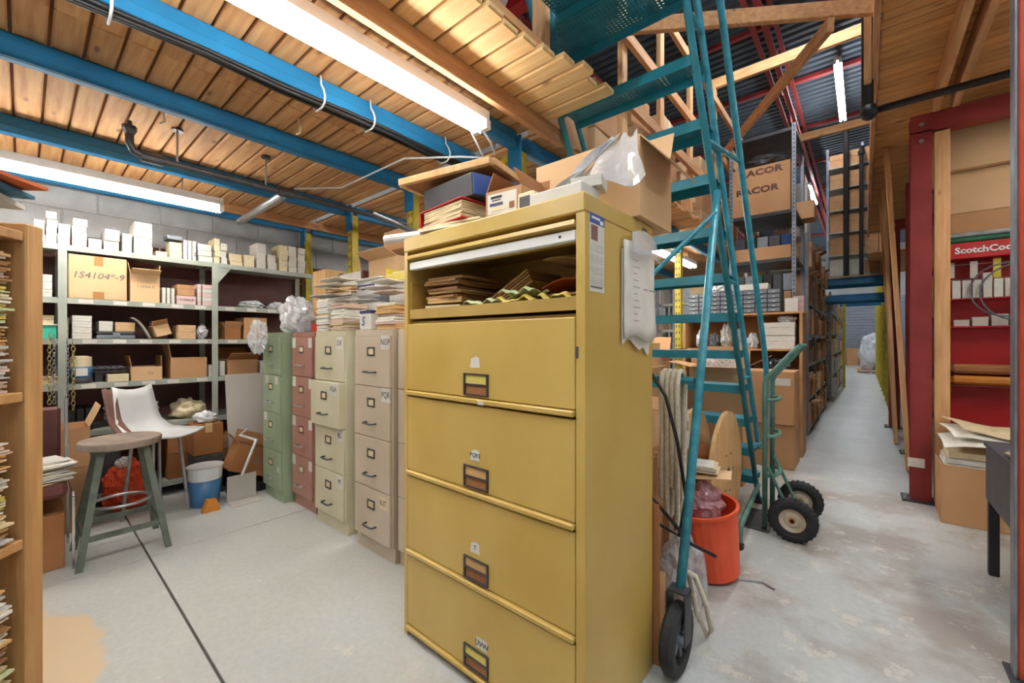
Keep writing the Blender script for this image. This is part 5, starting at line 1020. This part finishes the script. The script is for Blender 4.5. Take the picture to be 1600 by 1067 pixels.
# ---------------------------------------------------------------- timber bookcase
bx0, bx1, by0, by1 = -1.75, -.50, 5.42, 5.76
t = T('timber_bookcase', 'plain timber bookcase with bagged parts behind the large cartons', 'bookcase', ((bx0+bx1)/2, by0, 0))
for x in (bx0, bx1-.03): B().cbox(x, by0, 0, x+.03, by1, 1.555, .003).build('side_panel', 'shelf_wood', t, W=True)
for z in (1.575, 1.165, .70, .1): B().cbox((bx0+.031 if z < 1.5 else bx0-.01), by0+.002, z-.02, (bx1-.031 if z < 1.5 else bx1+.01), by1, z, .002).build('shelf', 'shelf_wood', t, W=True)
B().box(bx0, by1, 0, bx1, by1+.006, 1.555).build('back_panel', 'card_dark', t, W=True)
for i in range(2): 
    o = ubox('white_box', ('lower', 'upper')[i]+' white patterned carton on the timber bookcase shelf', -.72, 5.56, 1.167+i*.15, .30, .24, .145, 0, None, 'patterned_carton')
bag('grey bag of parts on the upper carton in the timber bookcase', -.66, 5.55, 1.465, .09, .08, .045, 'paper_grey', 71)
for i in range(5): bag(('white plastic bag of fittings', 'clear plastic bag of fittings', 'grey plastic bag of fittings', 'blue-grey bag of fittings', 'small white bag of fittings')[i]+' on the timber bookcase shelf', -1.0-i*.14, 5.55+.03*(i % 2), 1.167, .06, .08, .1+.03*(i % 3), ('plastic_bag', 'clear_bag', 'paper_grey', 'grey_plastic', 'cloth_white')[i], 72+i, .4)
for i in range(2): bag(('larger', 'smaller')[i]+' black plastic bag on the lower shelf of the timber bookcase', -.76-.34*i, 5.58, .702, .15, .11, .2-.04*i, 'black_bag', 81+i, .35)
carton('brown carton on the lower shelf of the timber bookcase', -1.49, 5.58, .702, .34, .28, .34, mt='card')
# parts drawers on top of it
t = T('parts_cabinet', 'grey parts cabinet of small clear drawers on the timber bookcase', 'cabinet', (-1.2, 5.46, 1.577))
B().box(-.5, .02, 0, .5, .2, .27).build('case', 'charcoal', t)
for i in range(8):
    for j in range(5): dr = B().cbox(-.49+i*.123, 0, .01+j*.052, -.375+i*.123, .02, .054+j*.052, .003).build('drawer', 'grey_plastic', t); B().cbox(-.445+i*.123, -.008, .022+j*.052, -.42+i*.123, 0, .03+j*.052, .001).build('knob', 'white_plastic', dr)
bag('white plastic bag on the parts cabinet', -1.32, 5.56, 1.848, .12, .08, .07, 'plastic_bag', 91); carton('long white carton on the parts cabinet', -1.0, 5.56, 1.848, .34, .16, .07, mt='white_box', tape=None, name='white_carton')
ubox('white_box', 'small white carton at the end of the timber bookcase top', -.61, 5.5, 1.576, .12, .12, .15, .1, None, 'white_carton'); 
for i in range(3): ubox('pink_box', ordn(i, 3)+'small red-striped carton at the corner of the timber bookcase', -.555, 5.66, 1.576+i*.062, .1, .1, .06, 0, None, 'small_box')

# ================================================================ AISLE RACKING
def rack(name, label, x0, x1, y0, y1, zs, top, m='slotted_steel', shelf='dark_steel'):
    t = T(name, label, 'racking', ((x0+x1)/2, (y0+y1)/2, 0))
    for x in (x0, x1-.04):
        for y in (y0, y1-.04):
            b = B(); b.box(x, y, 0, x+.04, y+.004, top); xx = x if x == x0 else x+.036; b.box(xx, y+.004 if y == y0 else y, 0, xx+.004, y+.04, top) ; o = b.build('upright', m, t, W=True)
            if top > 3 and y == y0:
                s = B(); z = 1.6
                while z < top-.03: s.box(x+.014, y-.001, z, x+.026, y, z+.022); z += .05
                s.build('slots', 'charcoal', o, W=True, kind='stuff')
    for z in zs:
        b = B(); b.box(x0+.001, y0+.005, z-.01, x1-.001, y1-.005, z); b.box(x0+.041, y0, z-.04, x1-.041, y0+.004, z-.0); b.box(x1-.003, y0+.041, z-.04, x1+.0, y1-.041, z); b.build('shelf', shelf, t, W=True)
    return t
rz_ = [.1, .62, 1.12, 1.60, 2.24, 2.80, 3.76]
rack('steel_racking', 'tall slotted steel rack with printed cartons behind the timber bookcase', -1.30, -.60, 5.80, 6.70, rz_, 3.8)
t = carton('tall brown carton printed RACOR twice on the tall steel rack', -.97, 6.1, 2.801, .62, .46, .61, mt='card', tape='x', ); [text('lettering', 'RACOR', .105, 'maroon', t, (x_, -.2318, z_), FRONT, squash=1.28, bold=.0035) for x_, z_ in ((.0, .535), (-.04, .315))]; marks(t, 'y', [(-.19, .43, .09, .006, -.2305), (-.19, .405, .09, .02, -.2305), (-.2, .22, .08, .005, -.2305), (-.2, .2, .06, .005, -.2305)], 'card_dark')
bag('dark bundle on the tall printed carton in the steel rack', -.95, 6.1, 3.414, .25, .2, .11, 'charcoal', 95, .2, name='dark_bundle', cat='bundle')
carton('brown carton on the rack shelf below the printed cartons', -.95, 6.05, 2.241, .60, .4, .16, mt='card')
for i in range(5): ubox(('charcoal', 'black', 'grey_plastic', 'charcoal', 'navy')[i], ('charcoal', 'black', 'grey', 'dark', 'navy')[i]+' parts bin on the low carton under the printed cartons', -1.20+i*.125, 5.98, 2.403, .115, .2, .13, 0, None, 'parts_bin', 'bin')
for i in range(6): ubox(('charcoal', 'grey_plastic', 'dark_green', 'black', 'charcoal', 'grey_plastic')[i], ('charcoal', 'grey', 'green', 'black', 'dark', 'pale grey')[i]+' parts bin on the rack shelf above the parts cabinet', -1.19+i*.1, 5.98, 1.86, .09, .25, .2, 0, None, 'parts_bin', 'bin')
carton('flat brown carton on the rack shelf above the parts cabinet', -.95, 6.05, 1.601, .60, .4, .25, mt='card')
FLAP = {}
def fill(y0, y1, xf, s, z, hmax, depth, tagl, seed, group, name='cardboard_box', wr=(.17, .4), mats=(('card', 6), ('card_dark', 3), ('card_pale', 2), ('white_box', 1)), stackp=.4):
    """row of cartons along the aisle; xf front plane, s = +1 when the shelf lies towards -x"""
    r = random.Random(seed); y = y0
    while y < y1-.1:
        w_ = r.uniform(*wr); w_ = min(w_, y1-y-.005); m = r.choices([a for a, _ in mats], [c for _, c in mats])[0]
        h_ = hmax*r.uniform(.62, .97); d_ = depth*r.uniform(.7, 1); out = r.uniform(0, .07); nm = {'card': 'brown', 'card_dark': 'dark brown', 'card_pale': 'pale brown', 'white_box': 'white', 'cream_box': 'cream', 'pink_box': 'pinkish'}[m]
        xc = xf-s*(d_/2-out)
        if h_ > hmax*.72 and r.random() < stackp:
            hh = h_*r.uniform(.4, .6); ubox(m, f'lower paired {nm} carton {tagl}', xc, y+w_/2, z+.001, d_, w_*.95, hh, r.uniform(-.05, .05)*0, group, name); ubox('card', f'upper paired brown carton {tagl}', xc, y+w_/2, z+.002+hh, d_*.95, w_*.92, h_-hh, 0, group, name)
        else:
            o_ = ubox(m, f'{"wide" if w_ > .3 else "narrow"}{" tall" if h_ > hmax*.85 else ""} {nm} carton {tagl}', xc, y+w_/2, z+.001, d_, w_*.95, h_, 0, group, name)
            if s > 0 and r.random() < .4:
                if m not in FLAP:
                    b = B(); q = .5; b.add([(.5, -.46, .985), (.5, .46, .985), (.5, .46, 1.0), (.5, -.46, 1.0), (.72, -.44, 1.10), (.72, .44, 1.10), (.72, .44, 1.115), (.72, -.44, 1.115)], [(0, 1, 5, 4), (3, 7, 6, 2), (0, 4, 7, 3), (1, 2, 6, 5), (4, 5, 6, 7)]); FLAP[m] = b.mesh('flap', m)
                link(FLAP[m], 'flap', o_, (0, 0, 0 if r.random() < .5 else -.16))
        y += w_+.006
seed = 100
def aisle_unit(k, y0, y1, x0, x1, xf, s, zs, top, tagl, tall=.42, mats=None, wr=(.17, .4)):
    global seed
    rack('steel_racking', ('first', 'second', 'third', 'fourth', 'fifth', 'sixth', 'seventh', 'eighth')[k]+' steel rack '+tagl, x0, x1, y0, y1, zs, top, shelf='shelf_steel' if s > 0 else 'dark_steel')
    for i, z in enumerate(zs):
        nx = zs[i+1]-.05 if i+1 < len(zs) else z+tall; seed += 1
        fill(y0+.045, y1-.045, xf, s, z, nx-z, abs(x1-x0)*.85, f'on the {("bottom", "second", "third", "fourth", "fifth", "sixth", "top", "top")[min(i, 7)]} shelf, {("first", "second", "third", "fourth", "fifth", "sixth", "seventh", "eighth")[k]} rack {tagl}', seed, f'cartons on the {("first", "second", "third", "fourth", "fifth", "sixth", "seventh", "eighth")[k]} rack {tagl}', wr=wr, **({'mats': mats} if mats else {}))
LZ = [.08, .5, .95, 1.35, 1.78, 2.25]
for k in range(3): aisle_unit(k, 6.75+k*1.1, 7.8+k*1.1, -1.05, -.56, -.58, 1, LZ, 2.7, 'left of the aisle')
# nearer foot of the aisle beside the tall rack
fill(5.84, 6.66, -.60, 1, .101, .44, .3, 'on the bottom shelf of the tall slotted rack', 201, 'cartons in the tall slotted rack'); fill(5.84, 6.66, -.60, 1, .621, .42, .3, 'on the second shelf of the tall slotted rack', 202, 'cartons in the tall slotted rack'); fill(5.84, 6.66, -.60, 1, 1.121, .40, .3, 'on the third shelf of the tall slotted rack', 203, 'cartons in the tall slotted rack')
t = carton('tall white carton with blue lettering on the aisle racking', -.80, 7.3, 2.72, .4, .5, .75, mt='white_box', tape=None, name='white_carton', words=[('y', .02, .16, .13, 'nnHel', 'ink_blue', 0)]) 
carton('brown carton jutting from the tall slotted rack over the aisle', -.68, 6.52, 2.802, .42, .28, .22, mt='card')
rack('steel_racking', 'upper steel rack under the white lettered carton along the aisle', -1.1, -.56, 7.0, 7.78, [2.71], 2.75) if False else None
# racks beyond the tunnel on the left, lit boxes
FZ = [.08, .55, 1.0, 1.45, 1.9]
for k in range(3): aisle_unit(3+k, 11.0+k*2.3, 13.2+k*2.3, -1.0, -.52, -.54, 1, FZ, 2.3, 'beyond the tunnel', wr=(.4, .7), mats=(('white_box', 3), ('card_pale', 3), ('cream_box', 2), ('pink_box', 1)))
# right side racks
for k in range(3): aisle_unit(k, 5.45+k*1.35, 6.65+k*1.35,   .56, 1.04, .58, -1, [.08, .55, 1.0, 1.5, 2.0], 2.45, 'right of the aisle', wr=(.3, .6))
b = B(); b.box(.34, 6.0, 1.78, .60, 6.5, 1.82); b.build('shelf_board', 'charcoal', None, 'dark board jutting from the right-hand racking', 'board') if False else None
# ---------------------------------------------------------------- pallet tunnel over the aisle
t = T('pallet_rack', 'blue pallet beams bridging the aisle like a tunnel', 'rack', (-.1, 10.2, 0))
for y in (10.2, 10.9):
    for z in (2.02, 2.34): b = B(); b.cbox(-.62, y-.025, z, .42, y+.025, z+.13, .006); b.build('beam', 'blue_steel', t, W=True)
    for x in (-.66, .38):
        b = B(); b.box(x-.04, y-.04, 0, x+.04, y-.035, 2.468); b.box(x-.04, y-.035, 0, x-.035, y+.04, 2.468); b.box(x+.035, y-.035, 0, x+.04, y+.04, 2.468); b.build('post', 'rack_yellow', t, W=True)
for k in range(8): B().box(-.6, 10.08+k*.108, 2.471, .4, 10.17+k*.108, 2.49).build('deck_board', 'lumber_x', t, W=True)
for k in range(9):
    y = 11.8+k*1.1; t = T('rack_post', f'yellow pallet rack post beyond the tunnel on the right', 'post', (.38, y, 0), group='yellow rack posts beyond the tunnel')
    b = B(); b.box(-.04, -.04, .006, .04, -.035, 3.2); b.box(-.04, -.035, .006, -.035, .04, 3.2); b.box(.035, -.035, .006, .04, .04, 3.2); b.build('column', 'rack_yellow', t); B().box(-.06, -.06, 0, .06, .06, .006).build('foot_plate', 'rack_yellow', t)
t = T('pallet_rack', 'blue pallet beams of the farther bridge over the aisle', 'rack', (-.1, 14.5, 0))
for z in (2.2,): B().cbox(-.5, 14.5, z, .52, 14.55, z+.13, .006).build('beam', 'blue_steel', t, W=True)
for x in (-.41, .5): B().box(x-.03, 14.45, 0, x+.03, 14.499, 2.4).build('post', 'rack_yellow', t, W=True)
tz = [2.53, 2.92, 3.36, 3.79, 4.22, 4.62]
tw = rack('steel_racking', 'slotted steel rack of archive boxes standing on the tunnel', -.56, .46, 10.2, 10.85, [2.53], 2.54) if False else None
t = T('steel_racking', 'slotted steel rack of archive cartons standing on the pallet tunnel', 'racking', (-.05, 10.5, 2.4905))
for x in (-.56, .42, -.04):
    for y in (10.2, 10.82): b = B(); b.box(x, y, 2.4905, x+.04, y+.004, 5.0); b.box(x, y+.004, 2.4905, x+.004, y+.034, 5.0); b.build('upright', 'slotted_steel', t, W=True)
for z in tz:
    b = B(); b.box(-.555, 10.206, z-.02, .455, 10.815, z); b.build('shelf', 'shelf_steel', t, W=True)
for i, z in enumerate(tz):
    hm = (tz[i+1]-.03-z) if i < 5 else .34; rr = random.Random(300+i)
    for j, (xa, xb_) in enumerate(((-.51, -.29), (-.285, -.05), (.01, .21), (.215, .41))):
        m = 'card' if not (i == 0 and j < 2) else 'white_box'
        ubox(m, ('brown' if m == 'card' else 'white')+f' archive carton, {("outermost", "inner left", "inner right", "far")[j]} on the {("lowest", "second", "third", "fourth", "fifth", "top")[i]} shelf over the tunnel', (xa+xb_)/2, 10.45, z+.001, xb_-xa, .4, hm*rr.uniform(.72, .95), 0, 'archive cartons over the tunnel', 'archive_box')
# far end of the aisle
for k in range(3): carton(('left', 'middle', 'right')[k]+' brown carton against the roll-up door', -.95+k*.5, 28.4, .001, .48, .5, .9, mt='card')
bag('white sheeting heaped on a pallet near the roll-up door', .2, 22.1, .12, .35, .5, .8, 'cloth_white', 99, .25, name='sheeted_pallet', cat='bundle'); t = T('pallet', 'wooden pallet under the white sheeting at the far end', 'pallet', (.2, 22.1, 0))
for k in range(3): B().box(-.4+k*.36, -.6, 0, -.32+k*.36, .6, .1).build('bearer', 'lumber_y', t)
for k in range(6): B().box(-.42, -.6+k*.22, .1, .42, -.5+k*.22, .12).build('deck_board', 'lumber_x', t)

# ================================================================ UNDER THE MEZZANINE BEYOND THE LADDER
for k in range(2): aisle_unit(6+k, 7.2+k*.0, 7.7, -3.9+k*1.2, -2.75+k*1.2, -2.75+k*1.2, 1, [.08, .55, 1.0, 1.45, 1.9], 2.3, 'under the deck', mats=(('white_box', 3), ('card_pale', 3), ('cream_box', 3)))
carton('red-printed brown carton on the racking seen past the notes', -1.66, 3.86, 1.017, .3, .3, .22, mt='card_pale'); carton('brown carton under the red-printed one', -1.66, 3.86, .001, .4, .4, 1.015, mt='card')
bag('grey sheet slumped over the cartons behind the notes', -1.75, 3.2, 0.904, .22, .2, .2, 'grey_sheet', 97, .3, name='cloth_bundle', cat='cloth'); carton('tall brown carton under the grey sheet behind the notes', -1.75, 3.2, .001, .5, .44, .9, mt='card')
# ================================================================ GOODS ON THE MEZZANINE
r = random.Random(55)
spots = [(-1.72, 2.55, .34, .3), (-1.75, 3.05, .4, .5), (-1.78, 3.75, .44, .4), (-1.72, 4.35, .4, .45), (-1.76, 5.0, .42, .5), (-1.72, 5.7, .4, .5), (-1.76, 6.4, .4, .5), (-1.7, 7.1, .4, .5)]
for i, (x, y, w_, d_) in enumerate(spots):
    z = 2.611; n = 3 if i in (2, 3, 5) else 2
    for q in range(n):
        h_ = r.uniform(.24, .38); carton(f'{("bottom", "second", "third")[q]} {("brown", "pale")[(i+q) % 2]} carton in the {("first", "second", "third", "fourth", "fifth", "sixth", "seventh", "eighth")[i]} pile behind the deck railing', x, y, z, w_*r.uniform(.85, 1), d_*.95, h_, rz=r.uniform(-.08, .08), mt=('card', 'card_pale')[(i+q) % 2], group='cartons behind the deck railing'); z += h_+.0015
for i in range(4): ubox('cream_box', 'long cream carton stood on end by the railing above the ladder', -1.27, 5.9+i*.16, 2.611+.04, .12, .13, .9, 0, 'cream cartons by the railing', 'long_carton') if False else None
t = T('ceramic_basin', 'round pinkish ceramic basin on the near deck edge', 'basin', (-1.38, 1.28, 2.70)); B().lathe([(.08, 0), (.16, .04), (.21, .12), (.22, .2), (.21, .2), (.15, .06), (.05, .03)], (0, 0, 0), n=28).build('bowl', 'ceramic', t, smooth=True); 
t = B().cbox(-1.6, 1.05, 2.611, -1.2, 1.55, 2.698, .01).build('folded_blanket', 'cloth_white', None, 'folded grey-white blanket under the ceramic basin', 'blanket'); bag('blue cloth bundle on the near deck edge', -1.36, .82, 2.611, .16, .15, .1, 'navy', 98, .3, name='cloth_bundle', cat='cloth')

# ================================================================ RIGHT SIDE: DISPLAY, CARTONS, DESK
t = T('wire_display', 'red metal wire display with white lettering and hanging packets', 'display', (.95, 4.98, 0))
dx0, dx1, dy = .50, 1.50, 4.78
B().box(dx0, dy+.16, .05, dx1, dy+.17, 2.0).build('back_board', 'red_display', t, W=True)
for x in (dx0, dx1-.02): B().box(x, dy, .05, x+.02, dy+.16, 2.0).build('side_panel', 'red_display', t, W=True)
hd = B().cbox(dx0, dy-.006, 1.90, dx1, dy+.17, 2.025, .004).build('header', 'red_display', t, W=True); text('lettering', 'ScotchCode  Wire', .066, 'white_enamel', hd, (dx0+.05-.95, dy-.008-4.98, 1.962), FRONT, ex=.002, align='LEFT', bold=.0022)
B().box(dx0+.02, dy, 1.36, dx1-.02, dy+.15, 1.37).build('shelf', 'red_display', t, W=True); B().box(dx0+.02, dy, 1.58, dx1-.02, dy+.12, 1.588).build('shelf', 'red_display', t, W=True); B().box(dx0+.02, dy, .9, dx1-.02, dy+.15, .91).build('shelf', 'red_dark', t, W=True)
B().box(dx0, dy, 0, dx1, dy+.17, .05).build('plinth', 'red_dark', t, W=True)
b = B()
for z in (1.74, 1.86): B().cyl((dx0+.03, dy+.06, z), (dx1-.03, dy+.06, z), .003, 5).build('hang_bar', 'galv', t, W=True)
for i in range(12): ubox('white_box', 'white wire dispenser standing in a row in the red display', dx0+.06+i*.055, dy+.025, 1.589, .046, .05, .14+.05*(i in (3, 8)), 0, 'wire dispensers in the red display', 'wire_dispenser', 'dispenser')
for i, (x, z, h_) in enumerate(((.535, 1.76, .12), (.66, 1.75, .13), (.78, 1.74, .15), (1.2, 1.76, .12))):
    o = B().box(x-.02, dy+.05, z, x+.02, dy+.056, z+h_).build('hanging_packet', ('white_box', 'white_box', 'yellow_plastic', 'white_box')[i], None, ('white packet hanging at the end of the red display', 'second white packet hanging in the red display', 'yellow packet hanging in the red display', 'white packet hanging beyond the coils')[i], 'packet')
for i in range(7): ubox('white_box', 'white carton lying on the lower shelf of the red display', dx0+.09+i*.1, dy+.07, 1.371, .085, .1, .05+.02*(i % 3), 0, 'cartons on the lower display shelf', 'small_box')
t = T('cable_coil', 'loose grey cable coils hanging in front of the red display', 'cable', (.9, dy-.02, 1.66))
for i, (cx, cz, r_) in enumerate(((-.08, -.02, .19), (-.02, -.04, .2), (.1, -.05, .15), (.13, -.06, .16), (.15, -.02, .13), (.11, -.24, .12))): B().tube([(cx+r_*math.cos(a), -.008*i+.004*math.sin(3*a), cz+r_*1.05*math.sin(a)) for a in [2*PI*j/28 for j in range(28)]], .0065, 6, closed=True).build('loop', 'cable_grey', t, smooth=True)
# brown recess shelf below
for i, (z, m) in enumerate(((.912, 'manila'), (1.0, 'card_dark'))): B().cbox(dx0+.03, dy+.0, z, dx0+.8, dy+.14, z+.07, .02).build('cable_drum', 'amber' if i == 0 else 'card_dark', None, ('yellow roll lying on the low display shelf', 'brown roll lying on the yellow roll')[i], 'roll')
# boxes above the display on a green-tubed rack
t = T('tube_rack', 'rack of green tubes above the red display', 'rack', (.95, 4.9, 2.06))
for i, z in enumerate((2.047, 2.087)): B().cyl((.49, 4.79, z), (1.9, 4.79, z), .02, 10).build('tube', ('green_tube', 'galv')[i], t, W=True)
B().box(.49, 4.812, 2.026, 1.9, 5.3, 2.09).build('platform', 'dark_steel', t, W=True)
carton('lowest brown carton stacked above the red display', .96, 5.05, 2.091, .86, .42, .18, mt='card'); carton('middle brown carton stacked above the red display', .95, 5.05, 2.273, .86, .42, .33, mt='card_pale', tape='x'); carton('widest brown carton, topmost of those above the red display', .95, 5.02, 2.605, .96, .5, .36, mt='card_pale', tape='y')
# cartons with papers at the floor
carton('brown carton full of white sheets beside the red column', .62, 4.28, .001, .42, .34, .40, mt='card', opn=(None, None, None, None), lab=[('y', .12, .06, .09, .09, 'tape')])
stack('white sheets filling the brown carton beside the red column', .62, 4.28, .008, .38, .30, 14, .034, .0, seed=81, jit=.01, rj=.02, mats=('paper', 'paper', 'paper_cream'))
for i in range(3): b = B(); b.sheet(lambda u, v: ((u-.5)*.44, (v-.5)*.36-.06*i*0, .03*math.sin(u*4+i)-.1*max(0, .35-v)), 5, 4, .006); b.build('loose_sheet', ('paper', 'paper', 'paper_cream')[i], None, ('white sheet hanging over the carton edge by the red column', 'second white sheet lying over the carton by the red column', 'cream sheet topmost on the carton by the red column')[i], 'paper', loc=(.64+.03*i, 4.25+.05*i, .56+.05*i), rz=.1*i)
B().box(.265, 4.503, .27, .36, 4.509, .34).build('paper_notice', 'paper', None, 'white paper notice stuck low on the near red column', 'paper')
ubox('white_box', 'white notice wrapped round the foot of the red column', .33, 4.47, .36, .1, .05, .07, .3, None, 'paper_notice', 'paper') if False else None
stack('bundle of brown papers on the floor carton under the display', 1.14, 4.5, .001, .3, .3, 30, .022, .1, seed=82, jit=.03, rj=.1, mats=('manila_dark', 'card', 'paper_cream'))
# desk
t = T('metal_desk', 'dark grey metal desk cut off behind the tall red post', 'desk', (.95, 3.0, 0))
B().cbox(.50, 2.68, .68, 1.5, 3.4, .71, .005).build('desk_top', 'desk_grey', t, W=True); B().cbox(.52, 2.70, .40, 1.48, 2.72, .679, .003).build('modesty_panel', 'desk_grey', t, W=True); B().cbox(.505, 2.72, .40, .525, 3.38, .679, .003).build('side_panel', 'desk_grey', t, W=True)
for x in (.51, 1.45):
    for y in (2.73, 3.34): B().cbox(x, y, .0, x+.04, y+.04, .399 if y < 3 else .679, .004).build('leg', 'black', t, W=True)
stack('papers lying on the grey desk', .66, 2.9, .711, .28, .22, 5, .005, .2, seed=83)

# ---------------------------------------------------------------- tidy
for o in bpy.data.objects:
    for k in ('_o', '_h'):
        if k in o: del o[k]
